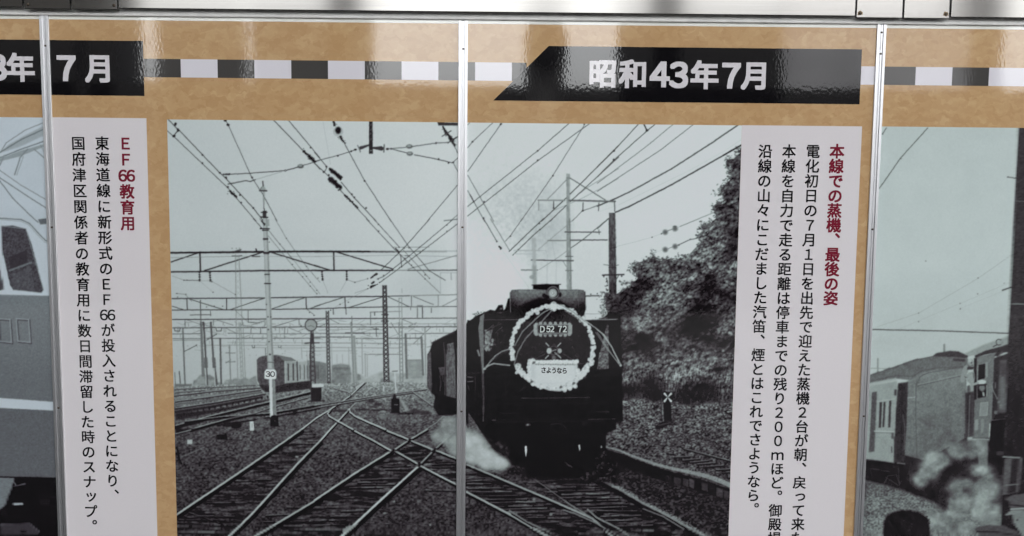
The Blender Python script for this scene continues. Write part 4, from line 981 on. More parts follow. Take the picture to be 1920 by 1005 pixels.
    for dx, dy in ((-26, -26), (26, -26), (-26, 30), (26, 30)):
        a_, b_ = u4(664 + dx * .2, 702 + dy * .2, 664 + dx * 1.15, 702 + dy * 1.25); L([a_, b_], 1.6, 200, 1, None, 4.2); dab(b_[0], b_[1], 1.8, 1.8, 202, 1)
    # platform edge
    poly(v4(75, 185, 250, 240, 430, 310, 560, 355, 720, 410, 860, 440, 1000, 480, 1250, 565, 1245, 690, 1180, 660, 1000, 600, 800, 540, 560, 470, 300, 380, 70, 300), 15, 1, .6)
    for x0, x1, y0, y1, v in ((720, 790, 445, 520, 52), (805, 860, 455, 535, 62), (865, 915, 460, 550, 78), (980, 1045, 495, 580, 58), (1120, 1185, 545, 640, 74), (1190, 1245, 570, 665, 60), (640, 700, 425, 490, 36), (1055, 1110, 520, 600, 34)):
        poly(v4(x0, y0, x1, y0 + 18, x1 - 2, y1 + 12, x0 + 2, y1 - 10), v + (g1 - .5) * 60, .9, .5)
    p = v4(80, 165, 200, 195, 330, 250, 540, 325, 720, 372, 860, 400, 1000, 432, 1120, 470, 1252, 525, 1400, 570)
    L(p, 2.2, 142, .95, None, 10)
    for i in range(240):
        k = r.random() * (len(p) - 2); j = int(k); q = k - j
        x = p[j][0] + (p[j + 1][0] - p[j][0]) * q; y = p[j][1] + (p[j + 1][1] - p[j][1]) * q
        dab(x, y + r.gauss(0, 1.2 + k * .35), r.uniform(.7, 1.8), r.uniform(.6, 1.1), r.choice((110, 165, 95)), .6)
    L(v4(812, 182, 1000, 235, 1262, 305, 1400, 345), 4.2, 22); L(v4(815, 178, 1000, 228, 1262, 296, 1400, 330), 1.3, 140)
    for a_, b_ in (((725, 268), (872, 262)), ((805, 298), (965, 284)), ((872, 318), (1045, 302)), ((940, 335), (1110, 322)), ((1030, 358), (1190, 345)), ((1120, 388), (1255, 380)), ((1210, 412), (1258, 408))):
        s, e = v4(a_[0], a_[1], b_[0], b_[1]); L([s, e], 3.4, 22); L([(s[0], s[1] - 2), (e[0], e[1] - 2)], 1.2, 128)
    L(v4(655, 238, 720, 234), 2, 30)
    dk = np.clip(np.interp(YY, [830, 900, 1005, 1170], [30, 36, 42, 44]) * (.3 + 1.5 * np.clip((vnoise(HH, WW, 3.4, 2.2, 181) * .6 + g1 * .4 - .5) * 2.6 + .48, 0, 1.3)), 5, 120)
    poly(v4(-140, 200, 0, 225, 75, 285, 300, 378, 560, 468, 800, 538, 1000, 598, 1180, 658, 1245, 690, 1400, 740, 1400, 1500, 1400, 1180, 1100, 1060, 1005, 1003, 640, 800, 200, 560, 0, 462, -140, 420), dk, .93, 2.5)
    for i in range(130):
        x, y = v4(r.uniform(100, 1240), r.uniform(380, 1003))[0]
        if y > 805 + (300 + (x - 1120) * S_ * .33) / S_: dab(x, y, r.uniform(.7, 2), r.uniform(.6, 1.2), r.uniform(80, 150), .7)
    # right rail with pale ballast along it
    p = v4(-60, 440, 0, 462, 200, 560, 420, 690, 640, 800, 850, 920, 1005, 1005, 1200, 1110)
    L([(x - 5, y + 5) for x, y in p], 7, 12, .9); L(p, 3, 128, 1, None, 4.5); L(v3(1160, 398, 1508, 560), 2.6, 118)
    for i in range(620):
        k = r.random() * (len(p) - 1); j = int(k); q = k - j
        x = p[j][0] + (p[j + 1][0] - p[j][0]) * q; y = p[j][1] + (p[j + 1][1] - p[j][1]) * q
        dab(x + abs(r.gauss(0, 7)) + 1, y + r.gauss(0, 1.2), r.uniform(.8, 2.6), r.uniform(.6, 1.3), r.uniform(105, 178), .75)
    L(v4(430, 748, 620, 820, 815, 940), 2.6, 108); L(v4(430, 765, 600, 840, 760, 935), 4, 14)


def right_masts():
    n = fbm(HH, WW, 2.5, 6, 83, 2)
    L = line
    poly(t3(1014, 556, 1047, 556, 1050, 1003, 1016, 1003), 150 + (n - .5) * 40, 1, .3)
    poly(t7(1014, 0, 1052, 0, 1066, 665, 1018, 665), 150 + (n - .5) * 40, 1, .3); L(t7(1046, 0, 1062, 660), 1.2, 112)
    for y, v in ((355, 90), (490, 110)): L(t7(1008, y, 1075, y), 1.4, v)
    L(t3(750, 806, 1000, 808), 2.6, 138); L(t3(1040, 808, 1475, 818), 3, 100); L(t3(840, 795, 1018, 612), 1.5, 135); L(t3(1050, 597, 1380, 803), 1.8, 98); dab(*t3(1030, 596)[0], 4, 1.6, 130, .9)
    for p, v in ((t3(755, 815, 755, 900), 135), (t3(895, 820, 895, 880), 75), (t3(1172, 830, 1170, 900), 80), (t3(1322, 832, 1318, 905), 85), (t3(1470, 815, 1470, 910), 85)): L(p, 1.7, v)
    L(t7(1000, 126, 1335, 126), 2, 82); L(t7(840, 206, 1010, 206), 2.2, 128); L(t7(1055, 203, 1400, 200), 2, 72); L(t7(685, 390, 1080, 396), 2.2, 86); L(t7(590, 484, 745, 484), 2, 112); L(t7(1320, 105, 1325, 145), 1.4, 90); L(t7(980, 395, 1015, 450), 1, 120)
    poly(t7(688, 180, 728, 180, 732, 630, 700, 630), 168 + (n - .5) * 26, .85, 1); poly(t7(690, 440, 732, 440, 735, 615, 700, 615), 140, .6, 1.5); L(t7(520, 300, 760, 300), 2, 165, .8); L(t7(520, 330, 740, 335), 1.4, 172, .8); dab(*t7(690, 550)[0], 5, 4, 140, .7)
    poly(t4(110, 874, 168, 874, 172, 1003, 112, 1003), 82 + (n - .5) * 60, 1, .3)
    poly(t8(110, 0, 172, 0, 176, 280, 182, 700, 182, 900, 112, 900, 112, 300), 86 + (n - .5) * 64 + grad([(410, 0), (520, -14), (590, -44)], 'y'), 1, .3)
    L(t8(110, 0, 112, 880), 1, 50); L(t8(50, 532, 250, 527), 2.4, 48); dots(t8, 62, 545, 230, 542, r=1.6, v=60); L(t8(180, 570, 200, 535), 1.2, 70); L(t8(60, 432, 110, 440), 1, 90); L(t8(178, 440, 200, 436), 1, 90); L(t8(114, 282, 176, 270), 1.4, 50); L(t8(110, 460, 178, 460), 1.2, 50)


def locomotive():
    L = line
    n = fbm(HH, WW, 2.6, 2.6, 91, 2); nn = fbm(HH, WW, 12, 9, 95, 3)
    K = 1
    dark = np.clip(10 + (nn - .45) * 26 + (n - .5) * 12, 5, 60)
    # tender and cab side at the left
    poly(u2(1062, 300, 1085, 268, 1110, 185, 1240, 118, 1330, 75, 1345, 60, 1450, 0, 1450, 1000, 1345, 860, 1245, 880, 1165, 870, 1120, 800, 1135, 690, 1100, 660, 1062, 600), dark, 1, .4, K)
    poly(u2(1062, 300, 1095, 270, 1108, 610, 1100, 655, 1064, 600), 82 + (n - .5) * 50, 1, .5, K)
    poly(u2(1110, 200, 1225, 178, 1222, 300, 1230, 420, 1165, 420, 1160, 640, 1112, 650), 12, 1, .4)
    poly(u2(1165, 420, 1225, 415, 1225, 490, 1185, 500), 82 + (n - .5) * 40, .9, .4); L(u2(1180, 500, 1190, 580, 1180, 640), 1.4, 90); L(u2(1205, 500, 1212, 560), 1.2, 95); L(u2(1215, 185, 1228, 300, 1228, 680), 1.4, 95)
    poly(u2(1246, 205, 1310, 190, 1322, 300, 1335, 715, 1240, 690, 1236, 300), 96 + (n - .5) * 50, 1, .4); L(u2(1246, 205, 1310, 190), 1.4, 120); poly(u2(1236, 185, 1250, 180, 1246, 300, 1238, 290), 20, 1, .4)
    L(u2(1105, 190, 1240, 122, 1320, 95), 2, 52)
    for i in range(90):
        x, y = u2(rnd.uniform(1120, 1240), rnd.uniform(640, 860))[0]; dab(x, y, rnd.uniform(.6, 1.8), rnd.uniform(.6, 1.4), rnd.uniform(25, 62), .6)
    # boiler side left of the smoke box
    poly(t7(80, 978, 190, 905, 250, 880, 300, 858, 345, 868, 375, 815, 415, 812, 425, 868, 440, 850, 465, 755, 485, 745, 520, 900, 560, 1003, 80, 1003), dark, 1, .4, K)
    for i in range(120):
        x, y = t7(rnd.uniform(120, 520), rnd.uniform(860, 1003))[0]; dab(x, y, rnd.uniform(.8, 2.4), rnd.uniform(.6, 1.6), rnd.uniform(12, 80), .7, rnd.uniform(-1, 1))
    dab(*t7(395, 830)[0], 4, 3, 26, 1); dab(*t7(400, 848)[0], 3, 1.6, 110, .9); dab(*t7(395, 885)[0], 3.4, 2, 80, .8)
    sp_ = fbm(HH, WW, 4, 3, 97, 3)
    poly(v3(560, 330, 650, 430, 700, 470, 1000, 480, 1100, 470, 1508, 520, 1508, 330, 1400, 230, 1100, 150, 700, 150), np.clip(10 + (sp_ - .52) * 190, 6, 90), .95, 3)
    poly(v3(450, 300, 640, 420, 640, 470, 560, 450, 420, 395), np.clip(14 + (sp_ - .52) * 160, 6, 80), .9, 3)
    # front, deflectors, buffer beam
    front = [(876, 600), (940, 610), (960, 640), (1112, 640), (1120, 610), (1138, 590), (1163, 590), (1166, 683), (1168, 790), (1155, 792), (1155, 805), (1136, 812), (1136, 844), (1118, 852), (1112, 874), (1096, 876), (1094, 890), (1050, 896), (990, 892), (986, 876), (960, 872), (930, 850), (905, 815), (890, 790), (876, 770)]
    poly(front, dark * .8, 1, .5, K)
    poly(v3(230, -20, 1380, -20, 1380, 190, 1262, 205, 1258, 330, 1190, 340, 1185, 440, 1000, 460, 640, 450, 636, 345, 500, 330, 400, 260, 300, 120), np.minimum(dark, 12), 1, .6, K)
    # bush seen between smoke box and right deflector
    poly(u3(1310, 95, 1370, 60, 1415, 70, 1416, 436, 1303, 440, 1330, 250), 92 + (n - .5) * 130, 1, .4, 2)
    poly(u3(1260, 0, 1412, -60, 1415, 80, 1330, 100), 80 + (n - .5) * 120, .9, .6)
    poly(u4(108, -10, 214, -10, 225, 200, 238, 400, 240, 480, 105, 480, 108, 430), 14, 1, .3, K); poly(t8(95, 885, 175, 878, 212, 1003, 98, 1003), 14, 1, .3, K); L(t7(1185, 898, 1400, 895), .8, 120)
    L(t7(1255, 952, 1480, 950), 1.6, 150); L(t8(0, 950, 190, 948), 1.6, 130)
    for x in (150, 168, 186): L(u4(x, 100, x + 4, 250), 1.4, 42, .8)
    poly([(930, 600), (1140, 600), (1125, 660), (945, 660)], 11, 1, .5, K)
    # smoke box
    cx, cyy = 1036, 652
    poly(t7(480, 700, 500, 675, 560, 668, 1120, 668, 1175, 675, 1195, 700, 1197, 850, 1180, 905, 1100, 960, 560, 960, 485, 880), 60, 1, .3, K)
    drum = np.interp(YY, [540, 545, 554, 562, 570, 579, 588], [92, 116, 106, 84, 56, 24, 9]) + (n - .5) * 46
    x1 = np.interp(np.abs(XX - 1027), [0, 50, 72], [0, 4, -26])
    poly(t7(482, 695, 500, 672, 560, 667, 1120, 667, 1178, 674, 1196, 700, 1197, 850, 1180, 905, 1100, 960, 560, 960, 486, 880), np.clip(drum + x1, 8, 170), 1, .3)
    poly(t7(560, 850, 640, 790, 760, 740, 880, 760, 960, 770, 1090, 860, 1180, 900, 1180, 1000, 560, 1000, 500, 880), 14, .9, 2)
    L(t7(482, 700, 490, 880), 1.2, 130); L(t7(558, 672, 562, 800), 1, 80); L(t7(1128, 670, 1130, 830), 1, 90); L(t7(1190, 690, 1196, 860), 1.4, 60)
    poly(t7(700, 622, 820, 615, 945, 618, 947, 668, 830, 672, 700, 664), 18, 1, .3, K); L(t7(690, 625, 960, 620), 1.4, 36)
    L(t7(1195, 728, 1320, 727), 2, 60); dots(t7, 1245, 712, 1306, 706, r=1.4, v=60)
    dab(cx, cyy, 77, 77, np.clip(32 + (n - .5) * 52 + (nn - .5) * 30 - np.abs(XX - 1036) * .1, 7, 84), 1, 0, .02)
    # head lamp
    hx, hy = t7(890, 697)[0]
    dab(hx, hy, 13.2, 13.4, 48, 1, 0, .1); dab(hx, hy, 12, 12.2, 112, 1, 0, .12); dab(hx, hy, 10, 10, 30, 1, 0, .1); dab(hx - .6, hy + .8, 8.6, 8.8, 150, 1, 0, .2); dab(hx - .8, hy + 1, 5.6, 5.6, 182, .9, 0, .3); dab(hx - .6, hy + .8, 3.2, 3.4, 120, .7); dab(hx - 1, hy + .6, 1.8, 2, 200, .9)
    dab(hx - 17, hy + 5, 4, 4, 24, .9); dab(hx - 12, hy + 8, 5, 4, 20, .9); dab(hx + 13, hy + 4, 3, 5, 26, .9)
    # left deflector edge and white-washed pieces
    poly(u3(185, 40, 200, -10, 235, -5, 236, 250, 240, 480, 222, 480, 200, 250), 112 + (n - .5) * 24, 1, .3); poly(u3(216, 480, 240, 480, 244, 800, 238, 930, 226, 930, 224, 700), 74 + (n - .5) * 50, .9, .4)
    poly(t7(200, 920, 245, 890, 232, 1003, 195, 1003), 112, 1, .4)
    poly(u3(250, 90, 320, 60, 310, 110, 290, 240, 262, 275, 242, 250), 140 + (n - .5) * 60, .95, .5)
    for p, w0, v in ((u3(310, 50, 400, 10), 1.6, 80), (u3(345, 100, 410, 40), 1.8, 75), (u3(300, 210, 350, 205), 1.6, 110), (u3(370, 100, 375, 260), 2.4, 44), (u3(250, 85, 330, 20), 1.6, 96), (u3(180, 260, 195, 310), 3.4, 140), (u3(290, 130, 300, 200), 1.6, 60), (u3(85, 480, 215, 470), 1.2, 70), (u3(85, 510, 130, 515), 2, 105), (u3(85, 555, 135, 552), 2, 112), (u3(155, 490, 158, 640), 1.8, 52), (u3(85, 590, 100, 640), 1.6, 80),
                       (u3(590, 711, 900, 709, 1235, 704), 1.1, 92), (u3(395, 853, 540, 855), .9, 60), (u3(1225, 838, 1420, 840), .9, 70), (u3(1225, 912, 1390, 908), 1, 90), (u3(1445, 905, 1475, 906), 1.2, 100), (u3(315, 920, 350, 920), 1.4, 110), (u3(870, 955, 960, 950, 1010, 985), 1.2, 72), (u3(640, 965, 668, 960), 4, 175), (u3(585, 640, 630, 600), 1.6, 46), (u4(0, 838, 110, 840), 1, 70), (u4(0, 908, 170, 906), 1, 60), (t7(250, 952, 560, 953), 1.3, 100),
                       (v3(390, 84, 480, 90), .9, 40), (v3(1000, 310, 1050, 340, 1070, 358, 1020, 332), 1.2, 90)): L(p, w0, v, .9)
    dots(u3, 612, 715, 812, 712, 1010, 710, 1215, 708, 530, 690, 265, 355, 330, 430, 1070, 228, r=1, v=90)
    poly(v3(620, 165, 630, 150, 642, 160, 643, 205, 634, 265, 628, 240), 215, 1, .3); poly(v3(1128, 145, 1143, 142, 1146, 180, 1140, 210, 1134, 190), 205, 1, .3); dab(*v3(1345, 165)[0], 1.5, 2.4, 180, 1)
    for i in range(90):
        x, y = u3(rnd.uniform(85, 215), rnd.uniform(650, 960))[0]; dab(x, y, rnd.uniform(.6, 2), rnd.uniform(.6, 1.6), rnd.uniform(20, 80), .6)
    for i in range(70):
        x, y = u3(rnd.uniform(245, 470), rnd.uniform(0, 330))[0]
        line([(x, y), (x + rnd.uniform(-2, 5), y + rnd.uniform(1, 12) * rnd.choice((1, 1, -.4)))], rnd.uniform(.7, 1.8), rnd.choice((34, 48, 62, 84)), .7)
    for i in range(26):
        x, y = u3(rnd.uniform(246, 320), rnd.uniform(70, 260))[0]; dab(x, y, rnd.uniform(1, 3), rnd.uniform(1, 4), rnd.choice((60, 120, 165, 175)), .7, .4)
    for i in range(60):
        x, y = u2(rnd.uniform(1090, 1340), rnd.uniform(150, 700))[0]
        line([(x, y), (x + rnd.uniform(-1, 1), y + rnd.uniform(2, 14))], rnd.uniform(.6, 1.4), rnd.choice((26, 40, 55, 75)), .55)
    # buffer beam, steps and pipework, just readable in the shadow
    for q, w0, v in (((300, 760, 1225, 755, 1225, 905, 305, 912, 300, 760), 1, 34), ((330, 935, 1380, 925), 1.4, 40), ((350, 790, 350, 900), 1, 30), ((560, 770, 560, 900), 1, 28), ((900, 765, 900, 900), 1, 28), ((1100, 765, 1102, 900), 1, 30), ((870, 955, 872, 1040, 1012, 1040, 1010, 985), 1, 46), ((440, 480, 445, 700), 1, 26), ((1380, 470, 1385, 760), 1, 30), ((250, 500, 1500, 492), 1, 30), ((300, 700, 420, 690, 470, 640), 1, 32)):
        line(u3(*q), w0, v, .8)
    dab(*u3(650, 960)[0], 6, 5, 30, .8); dab(*u3(1180, 950)[0], 6, 5, 28, .8); dab(*u3(650, 962)[0], 2.6, 2, 150, .8)
    # fittings in the middle of the smoke-box door
    p0 = lambda a, b_: u3(a, b_)[0]
    for a, b_, c, d in ((822, 193, 850, 220), (962, 192, 932, 222), (818, 338, 845, 308), (962, 333, 935, 305)): L([p0(a, b_), p0(c, d)], 2.2, 165)
    ring = [(p0(895, 262)[0] + 8.2 * math.cos(i * .314), p0(895, 262)[1] + 8.2 * math.sin(i * .314)) for i in range(21)]
    L(ring, 1.4, 88); dab(*p0(853, 265), 5, 6, 178, 1, 0, .2); dab(*p0(953, 265), 4.2, 5, 160, 1, 0, .2); dab(*p0(897, 330), 4.6, 4.2, 95, 1); dab(*p0(898, 212), 4.4, 3.4, 52, 1); L([p0(880, 265), p0(920, 255)], 1.8, 150); L([p0(905, 280), p0(925, 300)], 2.2, 140)
    for a, b_, c, d in ((725, 340, 815, 292), (975, 290, 1065, 338), (1115, 386, 1185, 386)): L([p0(a, b_), p0(c, d)], 1, 80)
    # wreath of paper flowers
    rr = random.Random(9)
    def flower(x, y, s, lo=150, hi=205, ident=7):
        dab(x, y, s * 1.05, s, (lo + hi * 2) / 3, .95, rr.uniform(0, 3), .3, ident)
        for k in range(3):
            a = rr.uniform(0, 6.28); q = rr.uniform(s * .2, s * .9)
            dab(x + math.cos(a) * q, y + math.sin(a) * q, s * rr.uniform(.2, .5), s * rr.uniform(.16, .35), rr.choice((lo * .8, lo, hi + 8, hi)), .7, rr.uniform(0, 3), .4)
    i = 0
    while i < 360:
        a = R(i)
        gap = 148 < i < 160
        rad = 79 + rr.uniform(-1.5, 1.5) - (3 if 40 < i < 140 else 0)
        x = cx + 76.5 * math.cos(a) * (rad / 79); y = cyy + 77 * math.sin(a) * (rad / 79)
        if not gap:
            for k in range(3): flower(x + rr.gauss(0, 1.7), y + rr.gauss(0, 1.7), rr.uniform(2.2, 4.7), 165, 210)
        i += rr.uniform(3.0, 5.2)
    flower(*t7(895, 815)[0], 7, 180, 212); flower(*t7(890, 840)[0], 6, 180, 212)
    # ribbons
    for p, w0, v in ((t7(860, 850, 790, 890, 720, 950, 665, 1003), 2.4, 140), (t7(880, 860, 800, 950, 760, 1003), 2.2, 130), (u3(690, 0, 600, 85, 530, 215), 2.2, 135), (u3(735, 40, 630, 150, 560, 270, 522, 395), 2.4, 120), (u3(240, 435, 345, 312, 410, 270, 485, 245), 2.4, 150), (u3(262, 415, 350, 325, 480, 258), 1, 90),
                     (u3(240, 438, 280, 405, 330, 385, 480, 402), 3, 150), (t7(960, 810, 1080, 880, 1180, 960, 1255, 1003), 2.4, 150), (t7(1000, 870, 1130, 940, 1170, 1000), 1.6, 110), (u3(1200, -15, 1290, 50, 1350, 100, 1440, 225, 1510, 375), 2.2, 160), (u3(1290, 90, 1400, 250, 1508, 385), 1.6, 130), (u4(0, 65, 60, 110, 130, 220, 222, 400), 2.2, 165), (u4(0, 90, 90, 230, 212, 405), 1.6, 140)):
        L(p, w0, v, .95)
    dab(*p0(245, 437), 3, 2, 160, 1); dab(*u4(220, 403)[0], 2.6, 2.6, 165, 1)
    # name plate with frill
    for k in range(26): 
        q = k / 26 * 2 * math.pi
        x = p0(888, 62)[0] + 33 * max(-1, min(1, 1.25 * math.cos(q))); y = p0(888, 62)[1] + 11 * max(-1, min(1, 1.3 * math.sin(q)))
        flower(x, y, 3.4, 140, 168)
    poly(u3(732, 15, 1042, 15, 1042, 109, 732, 109), 150, 1, .4, 8)
    poly(u3(742, 22, 1030, 24, 1028, 100, 744, 98), 18, 1, .2, 8); L(u3(748, 29, 1024, 31, 1022, 93, 750, 92, 748, 29), .9, 150); L(u3(790, 112, 970, 108), 1, 60)
    # farewell board
    poly(u3(660, 385, 700, 352, 1112, 352, 1120, 400, 1130, 470, 1128, 540, 1100, 610, 950, 648, 840, 636, 700, 585, 640, 535, 660, 470), 188, 1, .8, 9)
    poly(u3(720, 395, 1090, 395, 1100, 540, 1060, 580, 720, 560), 200 + (n - .5) * 10, .8, 2)
    for x, y in u3(665, 385, 672, 360, 700, 355, 660, 420, 665, 455, 665, 490, 650, 520, 1112, 365, 1125, 450, 1128, 490, 1130, 520, 700, 578, 750, 590, 800, 600, 1100, 600, 1050, 620, 1000, 635): flower(x, y, 4.4, 180, 210)
    for i in range(15): flower(*p0(690 + i * 30, 368 + rr.uniform(-4, 4)), 3.6, 190, 210)
    for i in range(20):
        a = R(30 + i * 6.4); flower(cx + 74 * math.cos(a), cyy + 73 * math.sin(a), rr.uniform(5, 6.6), 172, 208)
    L(u3(720, 392, 1100, 396), 1.2, 120, .8)
    for i in range(16): dab(*p0(730 + i * 23, 394 + rr.uniform(-6, 6)), 1.4, 1, 110, .8)
    for x, y in u3(1085, 570, 965, 605, 710, 375, 690, 555, 1195, 515): dab(x, y, 3, 2.4, 70, .8); dab(x - 2, y + 2, 1.5, 1.5, 60, .7)


def steam_low():
    n = fbm(HH, WW, 16, 14, 101, 4)
    pts = u2(1215, 875, 1290, 885, 1345, 880, 1440, 960, 1440, 1003) + v3(170, 0, 230, 60, 270, 130, 330, 195, 400, 250, 450, 270, 495, 320, 490, 350, 440, 385, 380, 392, 300, 372, 250, 385, 180, 345, 80, 318) + v2(1340, 270, 1270, 230, 1240, 170, 1180, 120, 1090, 80, 1110, 30, 1180, -20)
    poly(pts, 150 + (n - .5) * 90, .9, 3.2)
    poly(v3(60, 60, 180, 70, 230, 160, 330, 230, 430, 280, 470, 330, 420, 360, 250, 360, 80, 290), 172 + (n - .5) * 50, .85, 3)
    poly(v2(1280, 90, 1345, 50, 1345, 240, 1290, 200), 160, .6, 4)
    r = random.Random(13)
    for i in range(120):
        x, y = v3(r.uniform(80, 480), r.uniform(100, 385))[0]
        dab(x, y, r.uniform(2, 6), r.uniform(2, 5), r.uniform(155, 190), .14, 0, .9)
    for i in range(60):
        x, y = v2(r.gauss(1150, 50), r.gauss(90, 50))[0]; dab(x, y, r.uniform(2, 6), r.uniform(2, 5), r.uniform(110, 150), .16, 0, .9)


def left_photo():
    n = fbm(HH, WW, 2.4, 2.4, 111, 2); nb = fbm(HH, WW, 60, 40, 113, 2)
    c = lambda pts, v, a=1, bl=.4: poly(pts, v, a, bl)
    c([(-400, 200), (115, 200), (135, 1180), (-400, 1180)], np.interp(YY, [220, 420], [190, 186]) + (nb - .5) * 8)
    # pantograph
    c(z5(-60, 200, 0, 165, 40, 130, 110, 90, 215, 35, 260, 20, 260, 75, 210, 85, 90, 140, 10, 165), 162, 1, .8); c(z5(-30, 205, 90, 160, 230, 120, 230, 130, 90, 185, -30, 215), 150)
    for p, w0, v in ((z5(0, 165, 100, 105, 230, 45), 2.2, 118), (z5(0, 190, 100, 150, 230, 105), 2, 120), (z5(5, 160, 30, 120, 120, 60, 230, 15), 1.4, 128), (z5(70, 270, 95, 190, 130, 150), 2.4, 130), (z5(80, 272, 110, 185), 1.4, 150), (z5(0, 225, 20, 180), 3, 140), (z5(160, 150, 215, 195), 2, 135), (z5(190, 130, 225, 190), 1.2, 140),
                     (z5(-40, 235, 0, 250, 100, 320, 230, 395), 1.3, 120), (z5(-40, 255, 0, 285, 120, 365, 230, 435), 1.6, 112), (z5(-40, 265, 0, 300, 60, 380, 130, 450, 180, 495), 1.6, 108)): line(p, w0, v)
    c(z5(180, 480, 230, 475, 240, 500, 190, 505), 105)
    # body, upper
    c(z5(-900, 470, 0, 473, 100, 480, 140, 500, 180, 545, 215, 580, 250, 590, 260, 840, -900, 815), 189 + (n - .5) * 5)
    line(z5(-900, 470, 0, 475, 100, 482, 140, 500, 180, 545, 215, 580, 250, 592), 2.2, 118); line(z5(0, 482, 100, 490, 135, 506, 175, 552, 210, 588, 250, 600), 1, 150)
    c(z5(8, 512, 60, 510, 122, 525, 150, 600, 205, 812, 195, 826, 62, 812, 48, 790, 10, 620), 76 + (n - .5) * 44)
    c(z5(40, 660, 125, 625, 132, 680, 50, 720), 64); line(z5(45, 722, 148, 684), 3.6, 112); c(z5(60, 740, 145, 700, 165, 820, 62, 808), 88 + (n - .5) * 30, .9); line(z5(0, 720, 20, 810), 1.2, 140)
    line(z5(8, 512, 122, 525, 205, 812, 195, 826, 62, 812), 1.2, 140)
    c(z5(-300, 520, -60, 518, -30, 620, 20, 800, 10, 815, -300, 805), 80 + (n - .5) * 44)
    # grey lower body
    lo = z5(-900, 815, 260, 842) + [(112, 900), (-360, 895)]
    c(lo, 112 + (n - .5) * 9 + grad([(560, 8), (700, -6), (900, -12)], 'y'))
    line(z5(-900, 816, 260, 842), 1.2, 140)
    for x0 in (-10, 78):
        p = z6(x0, -18, x0 + 58, -14, x0 + 66, 94, x0 + 8, 88)
        line([(x + 1.2, y + 1.2) for x, y in p + [p[0]]], 3.0, 62); line(p + [p[0]], 2.6, 118); line([(x - .8, y - .8) for x, y in p] + [(p[0][0] - .8, p[0][1] - .8)], .9, 158)
    c(z6(-900, 335, 0, 354, 267, 374, 268, 415, 0, 402, -900, 385), 188); c(z6(-900, 388, 0, 402, 268, 415, 277, 728, 0, 724, -900, 720), 98 + (n - .5) * 9)
    c(z6(-900, 720, 0, 724, 290, 729, 300, 1420, -900, 1420), np.clip(16 + (n - .5) * 20, 5, 50))
    c(z6(-300, 727, 68, 731, 60, 770, 25, 860, 0, 880, -300, 1000), 118 + (n - .5) * 20); line(z6(70, 735, 20, 870), 1.4, 70)
    c(z6(60, 770, 120, 755, 122, 762, 65, 772), 95); c(z6(62, 850, 108, 848, 110, 858, 66, 860), 170); line(z6(65, 750, 75, 765), 2, 120)
    for i in range(16): dab(*z6(195 + (i % 4) * 12, 835 + (i // 4) * 8)[0], 1.6, 1, 84, .8)
    c(z6(0, 950, 140, 942, 190, 985, 175, 1000, 0, 1002), 62); line(z6(0, 950, 140, 944, 190, 988), 1.6, 92); dab(*z6(110, 985)[0], 7, 3, 30, .9); dab(*z6(20, 890)[0], 6, 6, 30, .9)
    for y in (860, 900, 940): line(z6(190, y, 275, y + 4), 1.2, 34)
    line(z6(180, 800, 270, 830), 1.6, 40); line(z6(0, 905, 150, 920), 2, 30)


